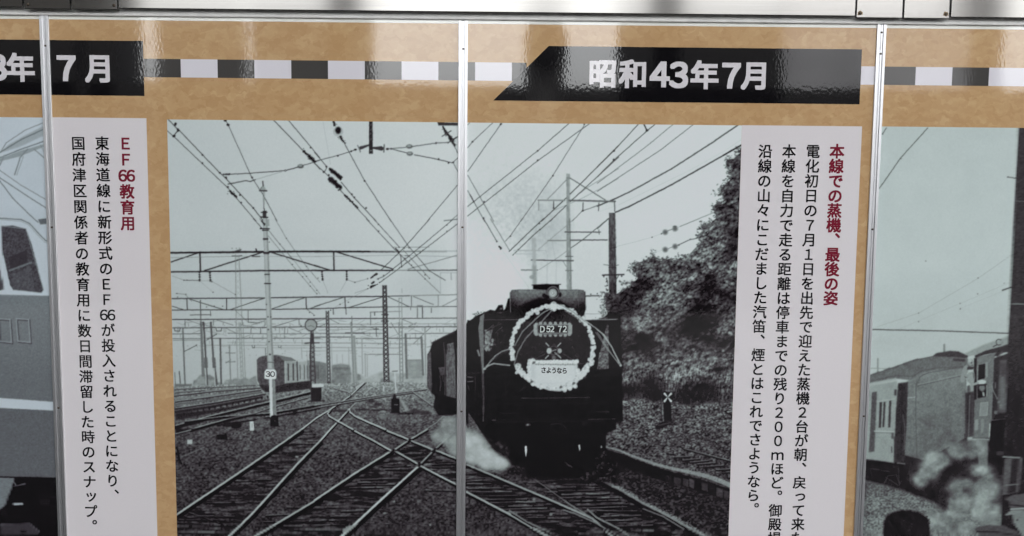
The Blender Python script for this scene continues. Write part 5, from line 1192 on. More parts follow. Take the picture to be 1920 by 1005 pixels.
def right_photo():
    n = fbm(HH, WW, 2.2, 2.2, 121, 2); nb = fbm(HH, WW, 40, 30, 123, 3); nm = fbm(HH, WW, 12, 12, 124, 3)
    z9, zA = TL(1620, 600, 2.48), TL(1780, 620, 7.179)
    c = lambda pts, v, a=1, bl=.7: poly(pts, v, a, bl)
    L = line
    r = random.Random(31)
    c([(1600, 200), (2330, 200), (2330, 1180), (1580, 1180)], np.interp(YY, [230, 500, 640], [184, 188, 176]) + (nb - .5) * 6)
    for p, w0, v in ((z7(950, 0, 815, 150, 710, 300), 1.6, 92), (z7(745, 0, 725, 30), 1.6, 92), (z7(1400, 605, 1200, 745, 905, 918, 700, 985), .7, 140), (z7(1370, 760, 1110, 870, 800, 1000), .6, 150), (z7(1370, 790, 1110, 895), .6, 155),
                     (z9(38, 44, 340, 50, 672, 62), 2.2, 88), (z9(30, 225, 150, 226), 1, 125)): L(p, w0, v)
    dots(z7, 818, 152, 728, 30, 1348, 243, 1200, 743, 905, 918, 1110, 870, 1198, 822, 1330, 770, 940, 660, 905, 960, 1112, 897, r=1.3, v=100); L(z7(1345, 243, 1390, 250), 1.6, 75); L(z7(1320, 805, 1365, 788), 2.4, 75)
    L(z9(64, 180, 64, 250), 3.2, 138); L(z9(373, 115, 373, 150), 4, 128)
    # ground
    n4 = vnoise(HH, WW, 2.6, 1.8, 131)
    gf = np.interp(YY, [880, 910, 940, 1005], [56, 84, 104, 112]) * (.68 + .62 * np.clip((n4 * .6 + nm * .4 - .5) * 2 + .5, 0, 1.1)) + (nb - .5) * 30
    c(z9(-60, 735, 160, 780, 320, 830, 800, 830, 2400, 830, 2400, 1460, -80, 1460), np.clip(gf, 20, 160), 1, 3)
    # running gear in the shade
    c(z9(-40, 640, 190, 660, 480, 560, 660, 560, 660, 900, 420, 900, 310, 840, 160, 785, -40, 735), np.clip(26 + (n - .5) * 34 + (nm - .5) * 40, 7, 80), 1, 2)
    for p in (z9(95, 760, 110, 725, 150, 720, 165, 760), z9(20, 690, 70, 695), z9(80, 700, 120, 705), z9(160, 690, 165, 780), z9(100, 730, 160, 770), z9(30, 700, 40, 740), z9(210, 690, 215, 760)): L(p, 1.6, 66, .8)
    c(z9(180, 600, 300, 600, 480, 540, 480, 620, 300, 700, 180, 690), 40, 1, 1)
    # coach roof, end wall, side wall
    c(z9(-60, 285, 22, 258, 150, 214, 230, 185, 330, 166, 420, 163, 480, 178, 505, 210, 470, 236, 350, 236, 270, 248, 225, 282, 150, 272, 20, 296, -60, 312), np.clip(100 + (n - .5) * 22 + (nm - .5) * 22, 50, 150), 1, .8)
    L(z9(-60, 287, 22, 260, 150, 216, 230, 187, 330, 168, 420, 165), 1.5, 78, .8); L(z9(20, 285, 150, 258, 225, 262, 270, 235, 350, 222, 470, 218), 2.2, 82, .6)
    c(z9(318, 168, 335, 154, 400, 143, 440, 146, 485, 166, 480, 178, 420, 172), 58 + (n - .5) * 22); c(z9(413, 178, 470, 182, 470, 194, 415, 190), 52, .8)
    for x, y in z9(40, 250, 90, 232, 130, 222, 180, 206, 220, 190): c([(x, y), (x + 12, y - 5), (x + 14, y - 2), (x + 2, y + 3)], 84, .8)
    ew = z9(200, 285, 228, 272, 262, 248, 330, 232, 472, 226, 478, 330, 474, 545, 280, 652, 188, 628)
    c(ew, np.clip(112 + (n - .5) * 24 + (nm - .5) * 26 + (nb - .5) * 24 + grad([(700, 6), (780, 0), (860, -16)], 'y'), 60, 160), 1, .6)
    L(z9(245, 640, 240, 420, 242, 300, 262, 262, 300, 245, 470, 216), 1.6, 84, .75); L(z9(250, 300, 330, 282, 450, 254), 1.6, 140, .7); L(z9(250, 306, 330, 288, 450, 260), 1.2, 80, .7); L(z9(204, 362, 236, 358), 1.8, 150); L(z9(236, 300, 236, 358), 1.2, 140, .6)
    c(z9(-60, 318, 20, 306, 152, 284, 158, 350, 142, 664, 8, 645, -60, 640), 146 + (n - .5) * 13 + (nm - .5) * 14); c(z9(-60, 300, 20, 294, 150, 268, 150, 280, 20, 306, -60, 316), 158, .9)
    c(z9(37, 336, 60, 332, 48, 612, 22, 614), 80 + (n - .5) * 24)
    for q in ((72, 383, 84, 381, 79, 500, 68, 501), (91, 381, 100, 380, 94, 498, 85, 499), (117, 376, 127, 374, 122, 498, 112, 500)): c(z9(*q), 60, 1, .5)
    L(z9(48, 516, 138, 519), 1.8, 170); L(z9(48, 523, 138, 526), 1.2, 112); L(z9(62, 380, 140, 366), 1.4, 165, .8); L(z9(108, 380, 104, 500), 1, 165, .8); c(z9(128, 525, 138, 523, 138, 555, 126, 550), 84); L(z9(128, 590, 130, 615), 2.2, 80)
    c(z9(158, 294, 204, 288, 198, 480, 186, 664, 140, 664, 147, 440), np.clip(50 + (n - .5) * 24 + (nm - .5) * 22, 20, 90)); L(z9(180, 440, 190, 500, 186, 600), 1.2, 92); L(z9(155, 665, 190, 668), 1.6, 120); c(z9(141, 322, 152, 322, 150, 352, 140, 350), 66); L(z9(176, 300, 172, 640), 1.4, 36, .7); c(z9(140, 540, 152, 545, 150, 660, 138, 660), 60)
    # cab of the engine on the right
    c(zA(200, 305, 450, 190, 820, 62, 820, 145, 700, 225, 480, 300, 260, 345), 142 + (n - .5) * 12, 1, .6); L(zA(220, 300, 450, 196, 800, 80), 1, 165, .8)
    c(zA(365, 360, 600, 300, 640, 290, 600, 380, 585, 1250, 365, 1250), 108 + (n - .5) * 22 + (nm - .5) * 14, 1, .4)
    c(zA(340, 335, 480, 272, 700, 212, 800, 172, 820, 280, 720, 300, 650, 350, 600, 340, 640, 292, 480, 322, 350, 368), 48 + (n - .5) * 22, 1, .6); c(zA(640, 360, 700, 280, 715, 285, 660, 365), 105, .9)
    L([(zA(665, 155)[0][0] + 5.2 * math.cos(i * .4), zA(665, 155)[0][1] + 5.6 * math.sin(i * .4)) for i in range(17)], 1.3, 66); L(zA(590, 215, 640, 190), 2, 70)
    c(zA(600, 370, 800, 300, 800, 1250, 570, 1250, 590, 700), 50 + (n - .5) * 24, 1, .5); c(zA(675, 400, 775, 392, 760, 1100, 655, 1100), 82 + (n - .5) * 20, 1, .7); c(zA(690, 600, 740, 640, 755, 1060, 660, 1060), 104 + (n - .5) * 14, .9, 1); c(zA(680, 430, 770, 430, 760, 590, 690, 600), 66, .8, 1.2)
    L(zA(770, 500, 755, 1005), 1, 120, .7); L(zA(558, 720, 600, 830, 690, 1010), 1.3, 132); L(zA(620, 700, 618, 770), 1.6, 104)
    c(zA(395, 458, 482, 440, 476, 640, 386, 662), 26, 1, .4); c(zA(486, 440, 518, 430, 518, 610, 488, 650), 132, 1, .5); L(zA(390, 455, 484, 436, 520, 428), 1.2, 140); L(zA(376, 470, 372, 670), 1.8, 140)
    c(zA(330, 372, 370, 366, 366, 1250, 322, 1250), 38, 1, .5); c(zA(240, 745, 275, 728, 292, 1250, 235, 1250), 62, .9, .8); c(zA(255, 760, 290, 740, 290, 1250, 262, 1250), 96, .8, .6)
    # man with a camera, leaning out; and a crewman in a pale cap
    c(zA(195, 480, 240, 450, 260, 520, 235, 590, 215, 610, 205, 690, 160, 700, 143, 660, 165, 560), 136 + (n - .5) * 10, 1, .7); c(zA(215, 610, 262, 560, 330, 545, 345, 640, 325, 720, 318, 900, 292, 920, 285, 720, 240, 690), 140 + (n - .5) * 14, 1, .7)
    dab(*zA(285, 425)[0], 6.2, 7, 138, 1, 0, .4); dab(*zA(275, 400)[0], 4, 4, 172, .8, 0, .7); c(zA(240, 488, 330, 480, 325, 522, 235, 525), 58, 1, .5); dab(*zA(296, 432)[0], 1.6, 1.6, 60, .9); dab(*zA(310, 465)[0], 2.4, 1.4, 66, .8); L(zA(205, 620, 235, 630), 1.4, 88); L(zA(320, 570, 330, 640), 1.4, 84)
    c(zA(378, 745, 498, 735, 492, 895, 380, 908), 30, 1, .4); dab(*zA(440, 770)[0], 6, 7.4, 112, 1, 0, .5); dab(*zA(432, 692)[0], 9.2, 4.6, 178, 1, -.05, .3); L(zA(325, 722, 380, 705), 4.4, 148); c(zA(372, 722, 500, 715, 500, 738, 372, 742), 42, .95, .4); c(zA(385, 790, 430, 820, 455, 890, 385, 905), 22, 1, .5); c(zA(440, 822, 470, 830, 476, 885, 450, 880), 155, 1, .5); L(zA(500, 740, 505, 900), 2, 128)
    c(z9(512, 372, 586, 350, 580, 552, 508, 545), 106 + (n - .5) * 20, 1, .5); c(z9(542, 386, 576, 382, 572, 442, 538, 444), 128); L(z9(542, 386, 576, 382, 572, 442, 538, 444, 542, 386), 1, 158); c(z9(514, 464, 532, 460, 530, 512, 512, 514), 136); c(z9(544, 462, 558, 460, 556, 520, 542, 524), 126); L(z9(505, 548, 582, 550), 1.8, 66); L(z9(500, 552, 580, 556), 1, 128)
    c(z9(590, 470, 656, 458, 650, 720, 572, 720), 20 + (n - .5) * 14, 1, .6); L(z9(590, 466, 656, 460), 1.6, 92); dab(*z9(612, 430)[0], 3.6, 3.6, 120, .8); c(z9(612, 440, 655, 430, 652, 462, 600, 464), 30, .8); dab(*z9(632, 620)[0], 8, 5, 64, .9)
    c(z9(520, 556, 576, 560, 574, 700, 535, 690), 112 + (n - .5) * 18, .9, 1); L(z9(468, 530, 465, 620, 475, 640), 1.3, 50); c(z9(470, 340, 512, 330, 510, 545, 470, 545), 44 + (n - .5) * 20, .85, 1); L(z9(492, 350, 486, 540), 2.4, 104, .7)
    # billowing steam
    f1 = fbm(HH, WW, 52, 44, 141, 5, .62); f2 = fbm(HH, WW, 24, 20, 143, 4, .55)
    D = np.zeros((HH, WW))
    for x, y, rx, ry, k in ((440, 600, 55, 42, .8), (505, 600, 55, 45, .75), (335, 655, 58, 40, .9), (262, 735, 42, 44, .85), (300, 700, 50, 50, .8), (520, 700, 70, 40, .6), (470, 790, 80, 60, .9), (565, 790, 75, 70, .85), (430, 870, 75, 60, .8), (560, 890, 80, 70, .8), (350, 930, 90, 45, .6), (470, 965, 120, 45, .6), (590, 960, 80, 50, .6), (420, 560, 40, 30, .5)):
        cx, cy = z9(x, y)[0]
        D = np.maximum(D, k * np.exp(-(((XX - cx) / (rx / 2.48)) ** 2 + ((YY - cy) / (ry / 2.48)) ** 2) ** 1.3))
    for x, y, rx, ry, k in ((420, 690, 50, 24, .72), (375, 850, 26, 50, .5), (330, 790, 22, 24, .35), (520, 650, 30, 14, .35), (520, 870, 24, 22, .2)):
        cx, cy = z9(x, y)[0]
        D *= 1 - k * np.exp(-(((XX - cx) / (rx / 2.48)) ** 2 + ((YY - cy) / (ry / 2.48)) ** 2))
    A_ = np.clip(D * 1.75 + (f1 - .5) * 1.5 * np.clip(D * 2.5, 0, 1) + .0, 0, .94)
    A_ = gauss(A_, 1.6)
    col_ = np.clip(128 + (f2 - .5) * 130 + (f1 - .5) * 60, 74, 176)
    G[:] = G * (1 - A_) + col_ * A_
    for x, y, rx, ry in ((420, 692, 20, 9), (368, 855, 10, 22), (300, 790, 7, 5), (470, 720, 9, 6)): dab(*z9(x, y)[0], rx, ry, 30, .5, 0, .95)
    # dark post
    c(z7(1402, -60, 1555, -60, 1546, 1100, 1345, 1100, 1365, 700), 58 + (n - .5) * 30, 1, .8); L(z7(1385, 362, 1500, 366), 1, 110); L(z7(1365, 872, 1500, 874), 1.6, 140)
    c(z9(674, -10, 850, -10, 850, 1400, 618, 1400, 634, 1000, 640, 830, 652, 600), np.clip(44 + (n - .5) * 44 + (nm - .5) * 16 + grad([(605, 4), (760, -8)], 'y'), 12, 90), 1, .8)
    c(z9(652, 645, 735, 640, 720, 800, 640, 815), 92 + (n - .5) * 24, .9); c(z9(690, 645, 722, 642, 706, 800, 668, 806), 40, .9); L(z9(645, 636, 722, 640), 3, 128); L(z9(660, 768, 712, 764), 1.8, 118)
    # people in front: dark curly head, peaked caps
    hair = z9(95, 1460, 90, 985, 92, 940, 104, 912, 128, 896, 160, 887, 205, 884, 250, 895, 285, 915, 302, 940, 306, 975, 302, 1460)
    c(hair, np.clip(24 + (nm - .5) * 60 + (n - .5) * 40, 8, 74), 1, 1.3)
    for i in range(150):
        a = r.uniform(3.2, 6.2); k = r.uniform(.8, 1.06); x, y = z9(200 + 106 * k * math.cos(a), 952 + 66 * k * math.sin(a))[0]; dab(x, y, r.uniform(.8, 2.4), r.uniform(.7, 1.8), r.choice((12, 22, 34, 58)), .7, r.uniform(0, 3), .6)
    c(z9(514, 972, 535, 960, 580, 953, 650, 957, 715, 984, 745, 1010, 745, 1460, 530, 1460, 536, 1000), 78 + (n - .5) * 20, 1, .8); L(z9(525, 984, 620, 985, 740, 1010), 2.6, 44)
    c(z9(655, 832, 690, 815, 740, 806, 860, 815, 860, 905, 744, 895, 690, 902, 655, 908, 682, 884, 668, 852), 84 + (n - .5) * 18, 1, .6); L(z9(672, 858, 744, 866, 850, 872), 2.6, 40); L(z9(680, 880, 744, 876), 3, 146); dab(*z9(668, 850)[0], 4, 5, 36, .9); c(z9(655, 908, 682, 886, 744, 884, 720, 904), 128, 1, .5)
    c(z9(692, 905, 744, 888, 860, 888, 860, 1060, 740, 1010, 712, 968, 692, 945), 122 + (n - .5) * 14, 1, .7); dab(*z9(712, 930)[0], 3, 2, 62, .8); L(z9(690, 945, 705, 950), 1.4, 70)


paint_sky()
haze_far()
trusses()
masts()
smoke_noise()
wires()
ground()
right_masts()
trees()
# the pole and wires cross in front of the leaves
line(t4(1358, 235, 1190, 332), 2.5, 44); line(t4(1330, 768, 1150, 850), 1.3, 40)
trackside()
locomotive()
steam_low()
left_photo()
right_photo()
wx = (fbm(HH, WW, 5, 5, 301, 2) - .5) * .8; wy = (fbm(HH, WW, 5, 5, 303, 2) - .5) * .8
qx = np.clip(XX + OX + wx, 0, WW - 2.001); qy = np.clip(YY + OY + wy, 0, HH - 2.001)
jx, jy = qx.astype(int), qy.astype(int); qx -= jx; qy -= jy
G = (G[jy, jx] * (1 - qx) + G[jy, jx + 1] * qx) * (1 - qy) + (G[jy + 1, jx] * (1 - qx) + G[jy + 1, jx + 1] * qx) * qy
G = gauss(G, 0.5)
gr = gauss(rng.standard_normal(G.shape), 0.75) * 2.4
G += gr * np.interp(G, [0, 30, 110, 180, 255], [0.8, 2.4, 3.0, 1.2, 0.6])
G = np.clip(G, 0, 235)

TONE_V = [0, 40, 75, 110, 150, 185, 205, 235]
TONE = np.array([(2, 1, 2), (33, 28, 31), (72, 68, 71), (105, 110, 109), (146, 155, 152), (185, 194, 193), (207, 214, 212), (226, 231, 230)], float)


def colour(v, tint=(1, 1, 1)):
    rgb = np.stack([np.interp(v, TONE_V, TONE[:, k]) for k in range(3)], -1) * np.array(tint)
    return np.clip(lin(rgb) * KALB, 0.0012, 0.86)


def axis(a, b_, fa, fb, fine, coarse):
    """grid lines from a to b, fine inside [fa, fb]"""
    out = []
    for s, e, st in ((a, min(max(fa, a), b_), coarse), (max(a, fa), min(b_, fb), fine), (max(min(fb, b_), a), b_, coarse)):
        if e - s > 1e-6:
            k = max(1, int(round((e - s) / st)))
            out += list(np.linspace(s, e, k + 1)[:-1])
    return np.array(out + [b_])


PARTN = {1: 'printed_locomotive', 2: 'printed_trees', 3: 'printed_speed_post', 4: 'printed_carriage', 5: 'printed_trackbed', 7: 'printed_wreath', 8: 'printed_number_plate', 9: 'printed_farewell_board'}


def photo(x0, x1, z0, z1, parent, label, tint=(1, 1, 1), fine=0.00125, split=True):
    gx = axis(x0, x1, -1.02, 1.21, fine, fine * 3.5)
    gz = axis(z0, z1, 0.80, 2.0, fine, fine * 3.5)
    nx, nz = len(gx), len(gz)
    X, Z = np.meshgrid(gx, gz)
    px, py = proj(X, Z)
    fx = np.clip(px + OX - .5, 0, WW - 2.001); fy = np.clip(py + OY - .5, 0, HH - 2.001)
    ix, iy = fx.astype(int), fy.astype(int)
    ax, ay = fx - ix, fy - iy
    v = (G[iy, ix] * (1 - ax) + G[iy, ix + 1] * ax) * (1 - ay) + (G[iy + 1, ix] * (1 - ax) + G[iy + 1, ix + 1] * ax) * ay
    col = colour(v, tint).reshape(-1, 3)
    co = np.stack([X, np.full_like(X, -0.0004), Z], -1).reshape(-1, 3)
    q = np.arange(nz - 1)[:, None] * nx + np.arange(nx - 1)[None]
    quads = np.stack([q, q + 1, q + nx + 1, q + nx], -1).reshape(-1, 4)
    ids = IDM[iy, ix][:-1, :-1].reshape(-1).copy()
    if not split: ids[:] = 0
    ids[ids == 6] = 5
    root = None
    for k in [0] + sorted(PARTN):
        f = quads[ids == k]
        if len(f) < (1 if k == 0 else 60):
            continue
        used, inv = np.unique(f.reshape(-1), return_inverse=True)
        nv, nf = len(used), len(f)
        name = 'photograph' if k == 0 else PARTN[k]
        me = bpy.data.meshes.new(name)
        me.vertices.add(nv); me.vertices.foreach_set('co', co[used].reshape(-1).astype(np.float32))
        me.loops.add(nf * 4); me.loops.foreach_set('vertex_index', inv.reshape(-1).astype(np.int32))
        me.polygons.add(nf)
        me.polygons.foreach_set('loop_start', (np.arange(nf) * 4).astype(np.int32))
        me.update(calc_edges=True)
        a = me.color_attributes.new('print', 'FLOAT_COLOR', 'POINT')
        cc = np.ones((nv, 4), np.float32); cc[:, :3] = col[used]
        a.data.foreach_set('color', cc.reshape(-1))
        o = link(name, me, M_PHOTO, root or parent)
        if k == 0:
            root = o
            o['label'] = label
    return root


# ------------------------------------------------------------------ lettering
_gc = {}
def glyph(ch, off):
    if (ch, off) not in _gc:
        c = bpy.data.curves.new('lettering', 'FONT')
        c.body = ch; c.size = 1; c.offset = off; c.resolution_u = 4
        o = bpy.data.objects.new('lettering', c)
        C.objects.link(o)
        dg = bpy.context.evaluated_depsgraph_get()
        me = bpy.data.meshes.new_from_object(o.evaluated_get(dg))
        v = [(a.co.x, a.co.y) for a in me.vertices]
        f = [tuple(p.vertices) for p in me.polygons]
        bpy.data.objects.remove(o); bpy.data.curves.remove(c); bpy.data.meshes.remove(me)
        _gc[(ch, off)] = (v, f)
    return _gc[(ch, off)]


HALF = set('0123456789')
def letters(items, name, mat, parent, y=-0.0007, off=0.012):
    """items: (character, X, Z of the em-box centre, width, height); strokes are thickened by layered copies"""
    vs, fs = [], []
    ring = [(0, 0), (1, 0), (-1, 0), (0, 1), (0, -1), (1, 1), (-1, 1), (1, -1), (-1, -1)]
    for ch, X, Z, w0, h0 in items:
        full = ch in HALF or ch in 'EFmD'
        v, f = glyph(chr(ord(ch) + 0xFEE0) if full else ch, 0.0)
        if not v: continue
        mx = (min(p[0] for p in v) + max(p[0] for p in v)) / 2 if full else 0.5
        for j, (ox, oz) in enumerate(ring):
            k = len(vs)
            vs += [(X + (p[0] - mx + ox * off) * w0, y - j * 0.000012, Z + (p[1] - 0.36 + oz * off) * h0) for p in v]
            fs += [tuple(k + i for i in q) for q in f]
    me = bpy.data.meshes.new(name)
    me.from_pydata(vs, [], fs)
    me.update()
    return link(name, me, mat, parent)


def column(text, p0, p1, n, size, dx=0.0, skip=()):
    """vertical line of characters from pixel p0 (first) to p1 (n-th)"""
    a, b_ = unproj(*p0), unproj(*p1)
    X = (a[0] + b_[0]) / 2; st = (b_[1] - a[1]) / n
    out = []
    for i, ch in enumerate(text):
        Z = a[1] + st * i
        if ch == ' ': continue
        if ch in '、。': out.append((ch, X + size * .58, Z + size * .58, size, size))
        elif ch in 'っッょゃゅ': out.append((ch, X + size * .08, Z + size * .08, size, size))
        elif ch == '@':
            out += [('6', X - size * .26, Z, size * 1.0, size * 1.0), ('6', X + size * .28, Z, size * 1.0, size * 1.0)]
        else: out.append((ch, X, Z, size, size))
    return out


# ------------------------------------------------------------------ the board
zc = lambda x, y: unproj(x, y)[1]
xc = lambda x, y: unproj(x, y)[0]
Z_BAND0, Z_BAND1 = zc(1300, 192.3), zc(1300, 89.2)
Z_SQ0, Z_SQ1 = zc(868, 150.8), zc(868, 116.4)
Z_PH1 = zc(868, 229.7)
Z_MARG = zc(868, 44.5)
HW = 0.0102
sub = lambda n: (-2 * P, -P, 0.0, P, 2 * P)[n]
PLABEL = ['brown printed panel at far left with grey electric locomotive front',
          'brown printed panel with narrow white caption and most of the railway yard photograph',
          'brown printed panel with slanted black date band and garlanded steam locomotive',
          'brown printed panel at far right with coach and steam cloud photograph']
PANELS = []
for i in range(4):
    x0, x1 = sub(i), sub(i + 1)
    root = empty('display_panel', ((x0 + x1) / 2, 0.0, ZBOT), PLABEL[i], 'display panel', 'printed display panels of the board')
    bm = bmesh.new(); bx(bm, x0 + .0015, x1 - .0015, 0.0, 0.006, ZBOT, Z_MARG)
    fin(bm, 'backing_board', M_BROWN, root)
    bm = bmesh.new(); bx(bm, x0 + .0015, x1 - .0015, 0.0002, 0.006, Z_MARG + .0002, ZTOP + .012)
    o = fin(bm, 'unprinted_edge', M_MARGIN, root)
    PANELS.append(root)

# checkered strip: squares alternate along the whole board, broken by the date bands
SQ0 = xc(270, 127); SQW = (xc(957, 135) - SQ0) / 9.96
XB_L = xc(269.5, 128)                  # right end of the left date band
XB_R0, XB_R1 = xc(925, 187), xc(1614, 140)
slope = xc(1029, 87) - xc(925, 187)
def squares(i, xa, xb):
    bm = bmesh.new()
    k0 = int(math.floor((xa - SQ0) / SQW)); k1 = int(math.ceil((xb - SQ0) / SQW))
    for k in range(k0, k1):
        a, b_ = max(xa, SQ0 + k * SQW), min(xb, SQ0 + (k + 1) * SQW)
        if b_ - a < 1e-4: continue
        bx(bm, a, b_ , -0.0003, -0.00002, Z_SQ0, Z_SQ1, k % 2)
    fin(bm, 'checkered_strip', [M_DARKSQ, M_LIGHTSQ], PANELS[i])
squares(1, XB_L + .0003, -.0015); squares(2, .0015, XB_R0 + slope * .60)
SQ0 = xc(1716.5, 141) - SQW
squares(2, XB_R1 + .0003, P - .0015); squares(3, P + .0015, 2 * P - .0015)

# date bands
ZB0, ZB1 = Z_BAND0, Z_BAND1
BL0, BL1 = zc(135, 178.5), zc(135, 75.5)
band1 = sheet([(-P + .0015, BL0), (XB_L, BL0), (XB_L, BL1), (-P + .0015, BL1)], -0.00045, 'date_band', M_BLACK, PANELS[1], .0004)
band0 = sheet([(-P - .62, BL0), (-P - .0015, BL0), (-P - .0015, BL1), (-P - .52, BL1)], -0.00045, 'date_band', M_BLACK, PANELS[0], .0004)
band2 = sheet([(XB_R0, ZB0), (XB_R1, ZB0), (XB_R1, ZB1), (XB_R0 + slope, ZB1)], -0.00045, 'date_band', M_BLACK, PANELS[2], .0004)
hs = 54.5 / 862
letters([(c, *unproj(x, y), hs, hs) for c, x, y in (('昭', 1130, 138.6), ('和', 1187.5, 139.5), ('年', 1321, 141.5), ('月', 1416.5, 142.5))]
        + [(c, *unproj(x, y), hs * 1.1, hs * 1.1) for c, x, y in (('4', 1237, 140), ('3', 1272.5, 141), ('7', 1371, 142.5))], 'date_lettering', M_LETTER, band2, off=.034, y=-.0008)
letters([('7', *unproj(125, 128.5), hs * 1.12, hs * 1.1), ('月', *unproj(186.5, 129), hs, hs)], 'date_lettering', M_LETTER, band1, off=.034, y=-.0008)
letters([('3', *unproj(-5, 127), hs * 1.1, hs * 1.1), ('年', *unproj(39, 127.5), hs, hs)], 'date_lettering', M_LETTER, band0, off=.034, y=-.0008)

# captions
Z_CB = ZBOT + .06
cap1 = sheet([(-P + .0015, Z_CB), (xc(285, 620), Z_CB), (xc(285, 620), zc(180, 220.7)), (-P + .0015, zc(180, 220.7))], -0.00035, 'caption_sheet', M_PAPER, PANELS[1], .0003)
cap2 = sheet([(xc(1378.5, 620), Z_CB), (xc(1599, 620), Z_CB), (xc(1599, 620), zc(1500, 235.8)), (xc(1378.5, 620), zc(1500, 235.8))], -0.00035, 'caption_sheet', M_PAPER, PANELS[2], .0003)
cs = 27.2 / 862
letters(column('EF@教育用', (236, 269.5), (240, 419), 5, cs * 1.05), 'caption_heading', M_RED, cap1, off=.027)
letters(column('東海道線に新形式のEF@が投入されることになり、', (190, 269), (213, 901.5), 22, cs), 'text_line', M_INK, cap1, off=.0165)
letters(column('国府津区関係者の教育用に数日間滞留した時のスナップ。', (145, 269), (172, 959), 24, cs), 'text_line', M_INK, cap1, off=.0165)
letters(column('本線での蒸機、最後の姿', (1569.5, 284), (1557, 559.6), 10, cs * 1.06), 'caption_heading', M_RED, cap2, off=.027)
letters(column('電化初日の7月1日を出先で迎えた蒸機2台が朝、戻って来た時の', (1524.5, 284), (1495.5, 983), 26, cs), 'text_line', M_INK, cap2, off=.0165)
letters(column('本線を自力で走る距離は停車までの残り200mほど。御殿場', (1479.5, 284), (1453.6, 957.5), 25, cs), 'text_line', M_INK, cap2, off=.0165)
letters(column('沿線の山々にこだました汽笛、煙とはこれでさようなら。', (1435.6, 284), (1411.5, 929), 24, cs), 'text_line', M_INK, cap2, off=.0165)

# photographs
XL, XR = xc(323, 620), xc(1378.3, 620)
ph1 = photo(XL, -.0015, Z_CB, Z_PH1, PANELS[1], 'left half of the black and white railway yard photograph')
ph2 = photo(.0015, XR, Z_CB, Z_PH1, PANELS[2], 'right half of the black and white photograph with the garlanded steam locomotive')
ph0 = photo(-P - .48, -P - .0015, Z_CB, zc(40, 220), PANELS[0], 'bluish grey photograph of an electric locomotive front', (.985, .995, 1.03), .0014, False)
ph3 = photo(P + .0015, P + .78, Z_CB, zc(1790, 238.5), PANELS[3], 'black and white photograph of a coach half hidden by steam', (.985, 1, .99), .0014, False)
lt = lambda s, c0, c1, w0, h0: None
a = unproj(*u1(1018, 484)[0]); b_ = unproj(*u1(1062, 484)[0])
letters([('3', a[0], a[1], .0185, .0165), ('0', b_[0], b_[1], .0185, .0165)], 'number_lettering', M_INK, ph1, off=.012)
nums = [('D', 777, 61), ('5', 845, 60), ('2', 882, 60), ('7', 955, 60), ('2', 1000, 60)]
M_PLATE = print_mat('plate_lettering_print', alb((188, 196, 192)))
its = []
for c, x, y in nums:
    X, Z = unproj(*u3(x, y)[0])
    its.append((c, X + (0.0042 if c == 'D' else 0) - (0.0012 if c == 'D' else 0), Z, .0155 if c != 'D' else .0165, .0190))
letters(its, 'number_lettering', M_PLATE, ph2, off=.026)
M_FARE = print_mat('farewell_ink_print', alb((34, 34, 34)))
letters([(c, *unproj(*u3(800 + k * 49.5, 447 + k * 1.5)[0]), .0128, .0150) for k, c in enumerate('さようなら')], 'farewell_lettering', M_FARE, ph2, off=.03)

# ------------------------------------------------------------------ aluminium joint strips
STRIP = [(-HW, 0.004), (-HW, -.0032), (-HW + .0006, -.0040), (-.0042, -.0040), (-.0038, -.0034), (-.0038, -.0012), (-.0014, -.0012), (-.0014, -.0024), (-.0008, -.0030), (.0020, -.0030), (.0024, -.0024), (.0024, -.0010), (.0036, -.0010), (.0036, -.0034), (.0042, -.0040), (HW - .0006, -.0040), (HW, -.0032), (HW, 0.004)]
SLAB = ['aluminium joint strip at the left, over the join beside the narrow white caption', 'aluminium joint strip in the middle, running down through the railway photograph', 'aluminium joint strip at the right, over the join beside the coach photograph']
def screw(bm, x, y, z, r=.0026, d=.0016):
    n = 12
    ctr = bm.verts.new((x, y - d, z)); prev = None
    rings = []
    for q, dy in ((1.0, 0.0), (.85, -.55 * d), (.45, -.92 * d)):
        rings.append([bm.verts.new((x + r * q * math.cos(k * 2 * math.pi / n), y + dy, z + r * q * math.sin(k * 2 * math.pi / n))) for k in range(n)])
    for a_, b2 in zip(rings, rings[1:]):
        for k in range(n): bm.faces.new([a_[k], a_[(k + 1) % n], b2[(k + 1) % n], b2[k]])
    for k in range(n): bm.faces.new([rings[-1][k], rings[-1][(k + 1) % n], ctr])
for s, (xs, ys) in enumerate(((-P, (86, 426, 764)), (0, (92, 426, 771)), (P, (61, 101, 430, 780)))):
    root = empty('joint_strip', (xs, 0, ZBOT), SLAB[s], 'joint strip', 'aluminium joint strips of the board')
    zt = zc((83, 868.5, 1656)[s], (27, 39.5, 46)[s])
    bm = bmesh.new()
    A = [bm.verts.new((xs + x, y, ZBOT)) for x, y in STRIP]; B = [bm.verts.new((xs + x, y, zt)) for x, y in STRIP]
    n = len(STRIP)
    for k in range(n): bm.faces.new([A[k], A[(k + 1) % n], B[(k + 1) % n], B[k]])
    bm.faces.new(A); bm.faces.new(list(reversed(B)))
    fin(bm, 'cover_profile', M_STRIP, root)
    for yv in ys:
        bm = bmesh.new(); screw(bm, xs + (.0004 if s else .001), -.0022, zc((87, 868, 1645)[s], yv))
        fin(bm, 'screw', M_SCREW, root, True)

